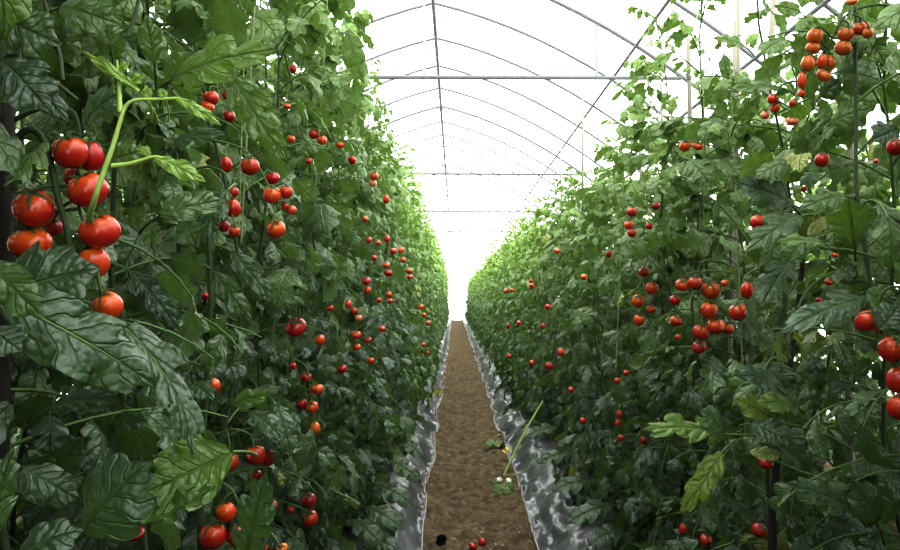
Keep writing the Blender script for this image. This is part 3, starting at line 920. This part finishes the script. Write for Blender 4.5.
# right row
hero('r', (854, 238), (848, 198), 46, 1.42, 1.38, (1, .1, 0), 2, .08, -.3, curl=-.1, fold=.05, col=(.7, .40, 0), label='rounded leaf with its pale underside turned to the path')
hero('r', (824, 244), (776, 242), 20, 1.5, 1.46, (1, .9, 0), 3, .15, .5, col=(.6, .45, 0))
hero('r', (800, 216), (746, 252), 34, 1.55, 1.5, (1, .5, 0), 3, .2, .6, col=(.55, .12, 0))
hero('r', (790, 262), (760, 308), 34, 1.6, 1.55, (1, .4, 0), 4, .25, .8, col=(.4, .08, 0))
hero('r', (868, 298), (780, 334), 36, 1.38, 1.34, (1, .7, 0), 4, .25, .6, col=(.6, .05, 0), label='long dark leaf reaching toward the path')
hero('r', (866, 292), (894, 306), 30, 1.36, 1.36, (1, .5, 0), 2, .1, .4, col=(.5, .35, 0))
hero('r', (792, 206), (734, 182), 36, 1.62, 1.58, (1, .5, 0), 4, .3, .7, col=(.35, 0, 0))
hero('r', (845, 196), (800, 210), 30, 1.5, 1.48, (1, .6, 0), 3, .2, .7, col=(.5, .25, 0))
hero('r', (880, 330), (900, 305), 36, 1.25, 1.25, (1, .5, -.2), 3, .2, .7, col=(.35, 0, 0))
hero('r', (722, 434), (642, 430), 32, 1.82, 1.72, (1, .8, 0), 5, .4, .5, col=(.8, .45, .05), stalk=(842, 440), label='lobed leaf painted a lit light green')  # light falling on this leaf is put into its lighter green
hero('r', (722, 430), (700, 410), 34, 1.8, 1.78, (1, .8, 0), 3, .3, .7, col=(.8, .1, 0))
hero('r', (722, 452), (684, 516), 26, 1.78, 1.76, (1, .2, -.2), 5, .3, .5, twist=.3, col=(.7, .45, .35), label='yellowing leaf hanging down')
hero('r', (750, 452), (784, 456), 16, 1.7, 1.68, (1, .6, 0), 3, .2, .4, col=(.6, .35, .4), label='small yellowing leaf')
hero('r', (768, 416), (733, 398), 24, 1.72, 1.7, (1, .3, 0), 2, .15, .6, col=(.6, .4, .3), label='olive yellow leaf')
hero('r', (792, 404), (756, 404), 24, 1.7, 1.66, (1, .4, 0), 2, .15, .6, col=(.55, .4, .08))
hero('r', (752, 424), (794, 444), 30, 1.7, 1.66, (1, .6, 0), 3, .2, .7, col=(.6, .02, 0))
hero('r', (848, 508), (788, 484), 34, 1.45, 1.42, (1, .4, 0), 4, .25, .6, col=(.4, .05, 0), label='wide dark leaf low in the shade')
hero('r', (775, 386), (736, 376), 30, 1.75, 1.7, (1, .7, 0), 3, .25, .8, col=(.6, 0, 0))
hero('r', (876, 520), (850, 480), 36, 1.4, 1.38, (1, .5, 0), 3, .3, .8, col=(.4, 0, 0))
hero('r', (838, 72), (882, 82), 40, 1.62, 1.58, (1, .5, 0), 3, .2, .9, fold=.05, curl=.4, wave=.14, col=(1, .2, 0), label='pale crinkled leaf beside the plum cluster')
hero('r', (832, 122), (872, 108), 36, 1.62, 1.58, (1, .5, 0), 3, .2, .9, fold=.1, curl=.4, wave=.14, col=(.85, .3, 0), label='crinkled leaf under the plum cluster')
hero('r', (780, 88), (726, 92), 20, 1.85, 1.8, (1, .8, 0), 3, .2, .5, col=(.5, .35, 0))
hero('r', (738, 120), (760, 96), 20, 1.9, 1.86, (1, .3, 0), 2, .1, .5, col=(.5, .4, 0))
hero('r', (800, 12), (774, 6), 16, 1.8, 1.78, (1, .4, 0), 3, .2, .5, col=(.6, .5, 0))
hero('r', (744, 46), (712, 38), 16, 2.1, 2.06, (1, .6, 0), 4, .3, .5, col=(.6, .55, 0))
hero('r', (724, 55), (728, 80), 14, 2.1, 2.1, (1, .3, .2), 3, .2, .5, col=(.5, .3, 0))
hero('r', (672, 52), (644, 76), 12, 2.7, 2.7, (1, .3, .2), 3, .2, .5, col=(.6, .6, 0))
hero('r', (785, 40), (760, 55), 26, 1.85, 1.8, (1, .6, 0), 4, .35, .6, col=(.6, .5, 0))
hero('r', (820, 96), (842, 80), 26, 1.7, 1.66, (1, .3, 0), 3, .2, .6, col=(.3, .1, 0))
hero('r', (898, 130), (872, 140), 36, 1.4, 1.4, (1, .4, 0), 3, .3, .6, col=(.2, 0, 0))
hero('r', (690, 160), (712, 188), 30, 2.35, 2.3, (1, .6, 0), 4, .3, .8, col=(.65, .25, 0))

for h in HERO:
    if h['zb'] is None: h['zb'] = h['zt'] = side_depth(*h['b'])
    p0, p1 = unproj(*h['b'], h['zb']), unproj(*h['t'], h['zt'])
    h['p0'], h['p1'] = p0, p1
    for u in (.15, .38, .6, .85):
        c = p0 + (p1 - p0) * u; x, y, z = proj(c[None])
        CLEAR.append((x[0], y[0], h['w'] * .30 * (1 if u < .8 else .5), z[0]))

# some open, shaded windows and stems seen in the photograph
THICK = [((204, 330), (201, 235), 1.58, .0115), ((790, 345), (800, 255), 2.0, .014), ((173, 300), (170, 205), 1.6, .011)]

for (a_, b_, z_) in (((739, 0), (741, 50), 2.9), ((774, 0), (769, 45), 2.6), ((688, 36), (690, 112), 3.2), ((735, 25), (734, 60), 2.75)):
    for u in (0, .33, .66, 1): CLEAR.append((a_[0] + (b_[0] - a_[0]) * u, a_[1] + (b_[1] - a_[1]) * u, 2, z_))

# ------------------------------------------------------------------ the plants of the two rows
ORD = ['second', 'third', 'fourth', 'fifth', 'sixth', 'seventh', 'eighth', 'ninth', 'tenth', 'eleventh', 'twelfth', 'thirteenth', 'fourteenth', 'fifteenth', 'sixteenth']
NEAR = {'l': [], 'r': []}
ROW = {'l': dict(x=-.74, inner=-.345, tw=1, h=2.42, stems=((.20, -.1), (.02, .1), (-.28, 0)), y0=.55),
       'r': dict(x=1.00, inner=.595, tw=-1, h=1.96, stems=((-.22, -.1), (-.04, .1), (.26, 0)), y0=.75)}
DY = .46
NEAR_N = 14
BEDZ = .12
for sd in 'lr':
    rw = ROW[sd]; word = 'left' if sd == 'l' else 'right'
    for i in range(NEAR_N):
        y = rw['y0'] + DY * i + random.uniform(-.05, .05)
        base = np.array([rw['x'] + random.uniform(-.03, .03), y, BEDZ])
        p = empty('tomato_plant', base)
        if i == 0:
            lab = 'tall tomato plant closest to the camera at the left, with big drooping leaves' if sd == 'l' else 'dark leafy tomato plant closest to the camera at the right edge'
        else:
            lab = f'{ORD[i - 1]} leafy tomato plant from the camera in the {word} row'
        tag(p, lab, 'plant', f'tomato plants of the {word} row')
        lod = 0 if y < 3.9 else 1
        hgt = rw['h'] * random.uniform(.97, 1.04)
        step = (.040 if sd == 'l' else .037) if lod == 0 else .035
        fo, st, mn = grow(lod, base, rw['stems'], hgt, rw['tw'], step, (.275 if sd == 'l' else .245) if lod == 0 else .215, 1.0, .45)
        km = keep_mask(fo, rw['inner'], rw['tw'])
        finish(p, fo, st, mn, M['leaf'], base, km, 5 if lod == 0 else 4, rw['tw'], rw['inner'])
        NEAR[sd].append((p, base))

protos_by = {}
# further plants: four seedlings' worth of shapes per row and distance, copied down the row
for sd in 'lr':
    rw = ROW[sd]; word = 'left' if sd == 'l' else 'right'
    protos = {}
    for lod, nvar, y_from in ((1, 4, 0), (2, 4, 0)):
        protos[lod] = []
        for k in range(nvar):
            base = np.array([rw['x'], 0., BEDZ])
            fo, st, mn = grow(lod, base, rw['stems'], rw['h'] * (.97 + .03 * k), rw['tw'], .035 if lod == 1 else .038, .215, 1.0, .45)
            c = np.asarray(fo.ctr)
            lim = limit(c[:, 2], 20., rw['tw']) + rng.normal(0, .035, len(c))
            km = (c[:, 0] * rw['tw'] < lim * rw['tw']) & (c[:, 2] > .09)
            fo_mesh = [fo, st, mn, km]
            protos[lod].append(fo_mesh)
    made = {}
    protos_by[sd] = []
    i = 0
    y = rw['y0'] + DY * NEAR_N
    while y < 42.8:
        lod = 1 if y < 13 else 2
        k = i % 4 if lod == 1 else (i * 3 + i // 4) % 4
        base = np.array([rw['x'], 0., BEDZ])
        p = empty('tomato_plant', (rw['x'] + random.uniform(-.03, .03), y, BEDZ))
        lab = f'{ORD[NEAR_N - 1 + i]} tomato plant from the camera in the {word} row' if NEAR_N - 1 + i < len(ORD) else f'tomato plant far down the {word} row, merged with its neighbours'
        tag(p, lab, 'plant', f'tomato plants of the {word} row' if NEAR_N - 1 + i < len(ORD) else f'far tomato plants of the {word} row')
        if (lod, k) not in made:
            fo, st, mn, km = protos[lod][k]
            finish(p, fo, st, mn, M['leaf_far_haze'], base, None if km is None else km, 3)
            made[lod, k] = list(p.children)
            if lod == 1: protos_by[sd].append(made[lod, k])
        else:
            for ch in made[lod, k]:
                c = ch.copy(); c.parent = p; C.objects.link(c)
        p.scale = (1, random.choice((1, -1)), random.uniform(.93, 1.06))
        i += 1
        y += DY * random.uniform(.92, 1.08)

# added plants, mostly unseen, to keep the rows shaded: beside and behind the photographer, and the two rows beyond
def more(sd, x, y, label, group, k, flip=1):
    p = empty('tomato_plant', (x, y, BEDZ)); tag(p, label, 'plant', group)
    for ch in protos_by[sd][k % len(protos_by[sd])]:
        c = ch.copy(); c.parent = p; C.objects.link(c)
    p.scale = (flip, random.choice((1, -1)), random.uniform(.95, 1.05))


for i, y in enumerate(np.arange(-3.2, .5, .46)):
    more('l', ROW['l']['x'] - (.12 if y > -.4 else 0), y, 'tomato plant added unseen behind the camera to shade the left row', 'tomato plants behind the camera', i)
    more('r', ROW['r']['x'] + (.06 if y > -.4 else 0), y + .1, 'tomato plant added unseen behind the camera to shade the right row', 'tomato plants behind the camera', i)
for i, y in enumerate(np.arange(-.6, 13., .62)):
    more('l', -2.05, y, 'tomato plant in a next row added for shade beyond the left row', 'tomato plants of the next row at the left', i, -1)
    more('r', 2.25, y, 'tomato plant in a next row added for shade beyond the right row', 'tomato plants of the next row at the right', i, -1)
# ------------------------------------------------------------------ the big leaves become parts of the plant they grow on
def owner(p):
    sd = 'l' if p[0] < .1 else 'r'
    return min(NEAR[sd], key=lambda q: abs(q[1][1] - p[1]))


for n_, h in enumerate(HERO):
    p0, p1 = h['p0'], h['p1']
    plant, base = owner(p0)
    mid = (p0 + p1) / 2
    view = nrm(CAM - mid)
    y = p1 - p0; L = np.linalg.norm(y); y /= L
    side = nrm(np.cross(view, UP))
    f = h['face']
    nrmv = nrm(view * f[0] + UP * f[1] + side * f[2])
    x = nrm(np.cross(y, nrmv)); z = np.cross(x, y)
    wm = h['w'] * (h['zb'] + h['zt']) / 2 / F / L / 2
    v, q, st = leaflet(56, 25, wm, h['lobes'], h['A'], h['fold'], h['curl'], h['bend'], h['twist'], h['wave'], .0085, 900 + n_)
    # keep the chord of the bent leaf on the line from base to tip
    tip = v.reshape(56, 25, 3)[-1, 12]
    a = math.atan2(tip[2], tip[1]); ca, sa = math.cos(a), math.sin(a); ln = math.hypot(tip[1], tip[2])
    v = np.stack([v[:, 0], (v[:, 1] * ca + v[:, 2] * sa) / ln, (-v[:, 1] * sa + v[:, 2] * ca) / ln], 1)
    # fine quilting between the veins
    Vw = (v @ np.stack([x, y, z])) * L + p0
    col = np.tile(np.array(h['col'] + (1.,)), (len(v), 1))
    o = obj('leaf', mesh_np('leaf', Vw - base, q, M['leaf'], None, {'leafst': ('FLOAT_VECTOR', st), 'leafcol': ('FLOAT_COLOR', col)}), plant)
    if h['label']: o['label'] = h['label']
    t = Tubes()
    vv = Vw.reshape(56, 25, 3)
    rib = vv[1:50, 12] - z * .0006
    r0 = min(.0022, .011 * L + .0006)
    t.add(rib, r0, r0 * .25, 6)
    back = p0 - y * .03 - view * .02
    stp = unproj(*h['stalk'], h['zb'] + .02) if h['stalk'] else p0 - y * L * .35 - view * .07 + np.array([0, 0, -.02])
    u = np.linspace(0, 1, 8)[:, None]
    bez = (1 - u) ** 2 * p0 + 2 * u * (1 - u) * (p0 + (stp - p0) * .45 + y * -.01) + u ** 2 * stp
    t.add(bez, r0 * 1.1, r0 * 1.5, 6)
    t.build('midrib', M['stalk'] if h['col'][1] < .7 else M['shoot'], o, base)

# ------------------------------------------------------------------ trusses: the stalks the fruit hangs on
for key, c in CLUST.items():
    ps = np.array([a[0] for a in c['p']]); szs = [a[1] for a in c['p']]
    big = max(szs)
    plant, base = owner(ps[0])
    away = np.array([-1 if ps[0][0] < .1 else 1, .15, 0])
    top = ps[ps[:, 2].argmax()] + np.array([0, 0, big * .9]); low = ps[ps[:, 2].argmin()]
    ctr = ps.mean(0)
    back = nrm(ctr - CAM) * big * .12
    nodes = [top + away * .12 + np.array([0, 0, -.01]), top + away * .05 + np.array([0, 0, .02]), np.array([ctr[0] * .5 + top[0] * .5, ctr[1] * .5 + top[1] * .5, top[2]]) + back,
             ctr + back + np.array([0, 0, big * .3]), low * .6 + ctr * .4 + back + np.array([0, 0, big * .5])]
    nodes = np.array(nodes)
    # smooth line through the nodes
    tt = np.linspace(0, len(nodes) - 1, 26); line = np.stack([np.interp(tt, np.arange(len(nodes)), nodes[:, i]) for i in range(3)], 1)
    for _ in range(6): line[1:-1] = (line[:-2] + 2 * line[1:-1] + line[2:]) / 4
    t = Tubes(); r0 = .0032 if c['z'] < 1.1 else .0028
    t.add(line, r0, r0 * .5, 6)
    for (p, s, o) in c['p']:
        e = o.rotation_euler.to_matrix()
        tp = p + np.array(e @ Vector((0, 0, o.scale[2] * .40)))
        j = np.argmin(np.linalg.norm(line - tp - np.array([0, 0, .008]), axis=1)); j = max(j, 4)
        end = line[j]
        u = np.linspace(0, 1, 7)[:, None]
        m_ = (tp + end) / 2 + np.array([0, 0, .010])
        up_ = np.array(e @ Vector((0, 0, .012)))
        bez = (1 - u) ** 3 * tp + 3 * u * (1 - u) ** 2 * (tp + up_) + 3 * u * u * (1 - u) * m_ + u ** 3 * end
        t.add(bez, r0 * .55, r0 * .7, 5)
    t.build('truss_stalk', M['calyx'] if key in 'ap' else M['stalk'], plant, base)

# ------------------------------------------------------------------ thick bare stems, posts, canes and strings
for (b_, t_, z_, r_) in THICK:
    a, b = unproj(*b_, z_), unproj(*t_, z_)
    plant, base = owner(a)
    d = b - a; lo = a - d * (a[2] - BEDZ) / max(d[2], .01) * .85; hi = b + d * .45
    u = np.linspace(0, 1, 20)[:, None]; wob = np.column_stack([.012 * np.sin(u[:, 0] * 9), .012 * np.cos(u[:, 0] * 7), 0 * u[:, 0]])
    lo[2] = BEDZ
    t = Tubes(); t.add(lo + (hi - lo) * u + wob, r_, r_ * .35, 8)
    t.build('branch', M['dark_wood'] if b_[0] in (173, 790) else M['stem'], plant, base)


def cane(name, top_px, z, r, mat, label, lean=(0, 0), group=None, foot=.10, cat='stake'):
    p = unproj(*top_px, z)
    t = Tubes(); n = 9; u = np.linspace(0, 1, n)[:, None]
    a = np.array([p[0] + lean[0], p[1] + lean[1], foot]); pts = a + (p - a) * u
    rr = r * (1.15 - .25 * u[:, 0]); rr = np.repeat(rr, 1)
    t.add(pts, rr, None, 9, True)
    o = obj(name, mesh_np(name, np.concatenate(t.v) - a, np.concatenate(t.f), mat), None, a)
    # knots of the cane
    k = Tubes()
    if mat is M['bamboo']:
        for s in (.12, .27, .42, .56, .69, .81, .92):
            c = a + (p - a) * s; d = nrm(p - a) * .006
            k.add([c - d, c, c + d], np.array([r * .9, r * 1.28, r * .9]), None, 9)
        k.build('knot', mat, o, a)
    tag(o, label, cat, group)
    return o


cane('support_post', (6, 104), .98, .0125, M['dark_wood'], 'dark wooden post at the left edge beside the close tomatoes', (-.01, 0), None)
g = 'support canes of the right row'
cane('support_cane', (739, -14), 2.9, .0095, M['bamboo'], 'tall pale cane rising out of the right row beside the slanting one', (-.05, .02), g)
cane('support_cane', (775, -16), 2.6, .0105, M['bamboo'], 'slanting pale cane rising right of the tall upright one', (-.14, .02), g)
cane('support_cane', (688, 33), 3.2, .0095, M['bamboo'], 'pale cane standing over the pair of orange tomatoes', (.04, .02), g)
cane('support_cane', (735, 22), 2.75, .0075, M['bamboo'], 'short brownish cane just left of the tall pale cane', (-.04, .02), g)
cane('support_cane', (851, -20), 2.3, .011, M['bamboo'], 'cane behind the plum tomato cluster', (-.02, .02), g)
cane('support_cane', (661, 72), 3.7, .008, M['bamboo'], 'cane tip showing above pale shoots left of the pair of orange tomatoes', (.03, .02), g)
cane('support_cane', (639, 84), 4.2, .008, M['bamboo'], 'cane tip above the loose string of three tomatoes', (.03, .02), g)
FR = ('thin cane tip poking out of the far right row', 'far canes of the right row')
FL = ('thin cane tip poking out of the far left row', 'far canes of the left row')
for i in range(12):
    z = 5.2 + i * 1.5 + random.uniform(-.2, .2)
    xx = random.uniform(.78, 1.0); top = 2.15 + random.uniform(0, .3)
    px, py, _ = proj(np.array([[xx, z, top]]))
    cane('support_cane', (px[0], py[0]), z, .008, M['bamboo'], FR[0], (random.uniform(-.05, .05), .02), FR[1])
for i in range(10):
    z = 4.6 + i * 1.6 + random.uniform(-.2, .2)
    xx = random.uniform(-.74, -.5); top = 2.5 + random.uniform(0, .25)
    px, py, _ = proj(np.array([[xx, z, top]]))
    cane('support_cane', (px[0], py[0]), z, .008, M['bamboo'], FL[0], (random.uniform(-.05, .05), .02), FL[1])

S = [((243, 85), (240, 185), 1.62, 'left string of the twin training strings beside the long hanging leaf'),
     ((250, 85), (244, 190), 1.66, 'right string of the twin training strings beside the long hanging leaf'),
     ((325, 40), (318, 150), 2.7, 'pale training string high in the left row'),
     ((622, 225), (618, 320), 2.9, 'pale training string beside the loose string of three tomatoes'),
     ((704, 180), (704, 270), 2.5, 'pale training string above the big right cluster'),
     ((740, 300), (744, 400), 2.0, 'pale training string by the oval tomato of the right row')]
for (a_, b_, z_, lab) in S:
    p, q_ = unproj(*a_, z_), unproj(*b_, z_)
    t = Tubes(); d = p - q_; hi = p + d * ((2.6 if p[0] < 0 else 2.2) - p[2]) / d[2]; lo = q_ - d * .5
    u = np.linspace(0, 1, 12)[:, None]
    t.add(lo + (hi - lo) * u, .0015, .0015, 5)
    o = obj('training_string', mesh_np('training_string', np.concatenate(t.v) - lo, np.concatenate(t.f), M['twine']), None, lo)
    tag(o, lab, 'string')

# bright shoot arching in front of the left row
pl, bs_ = NEAR['l'][0]
t = Tubes()


def path_px(pts, z):
    P = np.array([unproj(x, y, z + (dz[0] if dz else 0)) for x, y, *dz in pts])
    k = np.linspace(0, len(P) - 1, 24); L_ = np.stack([np.interp(k, np.arange(len(P)), P[:, i]) for i in range(3)], 1)
    for _ in range(4): L_[1:-1] = (L_[:-2] + 2 * L_[1:-1] + L_[2:]) / 4
    return L_


t.add(path_px([(88, 222, .05), (93, 204, .0), (98, 188), (106, 165), (116, 138), (122, 112), (128, 98), (152, 100), (180, 98)], .86), .0034, .0016, 6)
t.add(path_px([(120, 112), (119, 85), (117, 60)], .86), .0028, .001, 6)
t.add(path_px([(112, 166), (130, 164), (155, 156), (170, 160)], .86), .0028, .0014, 6)
t.add(path_px([(118, 80), (138, 92), (122, 84)], .86), .0018, .0010, 5)
o = t.build('shoot', M['shoot'], pl, bs_); o['label'] = 'bright green young shoot'
# dark bare stalks at the upper left
t = Tubes(); t.add(path_px([(10, 46), (38, 44), (58, 46)], .9), .004, .003, 6)
t.build('side_branch', M['stem'], pl, bs_)
t = Tubes(); t.add(path_px([(5, 64), (30, 68), (55, 82), (78, 100)], .88), .0034, .002, 6)
t.build('side_branch', M['stem'], pl, bs_)
t = Tubes(); t.add(path_px([(62, 80), (60, 55), (50, 25), (44, 0)], .9), .003, .002, 6)
t.build('side_branch', M['stem'], pl, bs_)
t = Tubes(); t.add(path_px([(20, 65), (18, 40), (22, 10)], .92), .003, .002, 6)
t.build('side_branch', M['stem'], pl, bs_)
t = Tubes(); t.add(path_px([(128, 36), (136, 12), (140, -6)], .95), .003, .002, 6)
t.build('side_branch', M['stem'], pl, bs_)
t = Tubes(); t.add(path_px([(14, 190), (10, 160), (16, 135), (30, 126), (44, 134), (52, 165), (56, 195), (66, 222), (70, 246)], .93), .005, .0032, 7)
t.build('side_branch', M['stem'], pl, bs_)
pr, br_ = NEAR['r'][1]
t = Tubes(); t.add(path_px([(780, 424), (800, 426), (830, 436), (850, 448)], 1.72), .004, .0035, 6)
t.build('side_branch', M['stalk'], pr, br_)
t = Tubes(); t.add(path_px([(774, 460), (800, 472), (830, 480), (852, 486)], 1.7), .0036, .003, 6)
t.build('side_branch', M['stalk'], pr, br_)
t = Tubes(); t.add(path_px([(820, 248), (850, 250), (890, 262)], 1.5), .003, .003, 6)
t.build('side_branch', M['stalk'], pr, br_)
t = Tubes(); t.add(path_px([(720, 205), (735, 222), (750, 245)], 1.9), .003, .002, 6)
t.build('side_branch', M['stalk'], pr, br_)

# ------------------------------------------------------------------ things lying on the path
def ground(px, py, dz=0.):
    d = unproj(px, py, 1.0) - CAM
    k = (CAM[2] - .0 - dz) / -d[2]
    p = CAM + d * k
    for _ in range(3):
        z = float(soil_z(p[0], p[1])) + dz; k = (CAM[2] - z) / -d[2]; p = CAM + d * k
    return p


for (px, py, w_, h_, lab, rot) in ((482.5, 541.5, 8.4, 8.6, 'round red fallen tomato lying on the soil path, the larger of two', 1.2), (473, 546, 9, 6.4, 'small red fallen tomato lying on the soil path, the flatter of two', 1.5)):
    p = ground(px, py, .018); s = w_ * p[1] / F; sv = h_ * p[1] / F
    p[2] = soil_z(p[0], p[1]) + sv * .45
    o = obj('tomato', TB['round', 'red'], None, p); o.scale = (s, s, sv); o.rotation_euler = (rot * .3, .3, rot)
    tag(o, lab, 'tomato', 'fallen tomatoes on the path'); obj('calyx', CAL[1], o)

# short black pipe end sticking out of the soil
p = ground(441, 545)
t = Tubes(); t.add([p + np.array([-.01, .02, -.02]), p + np.array([.004, -.004, .034])], .024, .024, 18)
t.add([p + np.array([.004, -.004, .034]), p + np.array([-.01, .02, -.015])], .020, .020, 18)
o = obj('pipe', mesh_np('pipe', np.concatenate(t.v) - p, np.concatenate(t.f), M['pipe']), None, p)
tag(o, 'short black pipe end half buried in the soil at the left of the path', 'pipe')

# broken shoot leaning out of the right row over the mulch sheet
gp = ground(504, 478); tp = unproj(543, 401, F * .60 / 88.)
sh = empty('broken_shoot', gp)
tag(sh, 'long pale broken shoot leaning from the right row down onto the path', 'plant shoot')
t = Tubes(); u = np.linspace(0, 1, 16)[:, None]
gp2 = gp + np.array([0, 0, .02])
t.add(gp2 + (tp - gp2) * u + np.column_stack([0 * u, 0 * u, .02 * np.sin(u * PI)]), .008, .006, 7)
mid = gp2 + (tp - gp2) * .72; t.add([mid, mid + np.array([.06, .02, -.02]), mid + np.array([.13, .03, -.08])], .0035, .002, 6)
t.add([gp2, gp2 + np.array([.06, -.03, .01]), gp2 + np.array([.15, -.02, .04]), gp2 + np.array([.22, .05, .13])], .003, .0025, 6)
t.build('stem', M['shoot'], sh, gp)
fo = Foliage(0); stalks = []
for (px, py, az, L, col) in ((503, 492, -1.2, .09, (.5, .4, .05)), (506, 488, -.3, .08, (.6, .35, 0)), (500, 486, -2.2, .07, (.6, .4, .1)), (502, 448, 2.6, .10, (.5, .45, .2)), (494, 446, 3.0, .09, (.5, .5, .2)), (500, 440, 1.7, .07, (.7, .6, .3)), (498, 447, -2.6, .08, (.6, .5, .1))):
    g_ = ground(px, py); g_[2] += .035
    for da in (-.9, 0, .9): fo.put(g_ + np.array([0, 0, .012 * abs(da)]), np.array([math.cos(az + da), math.sin(az + da), .1 - .3 * abs(da)]), np.array([.2 * da, -.5, 1.]), L * 1.05, col, 1.2)
fo.build('foliage', M['leaf'], sh, gp)
for (px, py, mt) in ((499.5, 486.5, 'petal'), (509, 487.5, 'petal'), (508, 455, 'yellow_petal'), (505, 458, 'yellow_petal')):
    c = ground(px, py); c[2] += .05
    vs, q = [], []
    for k in range(5):
        a = k * 2 * PI / 5; b = len(vs)
        for (rad, hw, z) in ((.003, .003, 0), (.011, .007, -.002), (.020, .003, -.006)):
            for s in (-1, 1): vs.append((rad * math.cos(a) - s * hw * math.sin(a), rad * math.sin(a) + s * hw * math.cos(a), z))
        for r_ in range(2): q.append((b + r_ * 2, b + r_ * 2 + 1, b + r_ * 2 + 3, b + r_ * 2 + 2))
    me = mesh_np('flower', vs, q, M[mt]); o = obj('flower', me, sh, c - gp); o.rotation_euler = (.6, 0, random.uniform(0, 1))
    o['label'] = 'small cream flower' if mt == 'petal' else 'small yellow flower'

# dry twigs
for (a_, m_, b_, lab) in (((465, 480), (478, 482), (494, 480), 'thin dry twig lying across the middle of the path'), ((470, 528), (476, 533), (482, 539), 'short dry straw lying beside the fallen tomatoes')):
    P = np.array([ground(*a_, .012), ground(*m_, .02), ground(*b_, .012)])
    k = np.linspace(0, 2, 9); L_ = np.stack([np.interp(k, np.arange(3), P[:, i]) for i in range(3)], 1)
    t = Tubes(); t.add(L_, .0028, .0018, 6)
    o = obj('twig', mesh_np('twig', np.concatenate(t.v) - P[0], np.concatenate(t.f), M['dry']), None, P[0]); tag(o, lab, 'twig')

# pale scraps and crumbs strewn on the soil
r_ = np.random.default_rng(5); vs, q = [], []
for k in range(150):
    y = 3.4 + 12 * r_.random() ** 1.8; x = r_.uniform(-.13, .37); s = r_.uniform(.004, .012); a = r_.uniform(0, 6.28)
    z = float(soil_z(x, y)) + .006; b = len(vs)
    for i in range(4):
        th = a + i * PI / 2; rr = s * r_.uniform(.5, 1.2)
        vs.append((x + rr * math.cos(th), y + rr * math.sin(th), z + r_.uniform(0, .008)))
    q.append((b, b + 1, b + 2, b + 3))
tag(obj('litter', mesh_np('litter', vs, q, M['scrap'], smooth=False)), 'pale dry scraps strewn over the soil path', 'litter', kind='stuff')
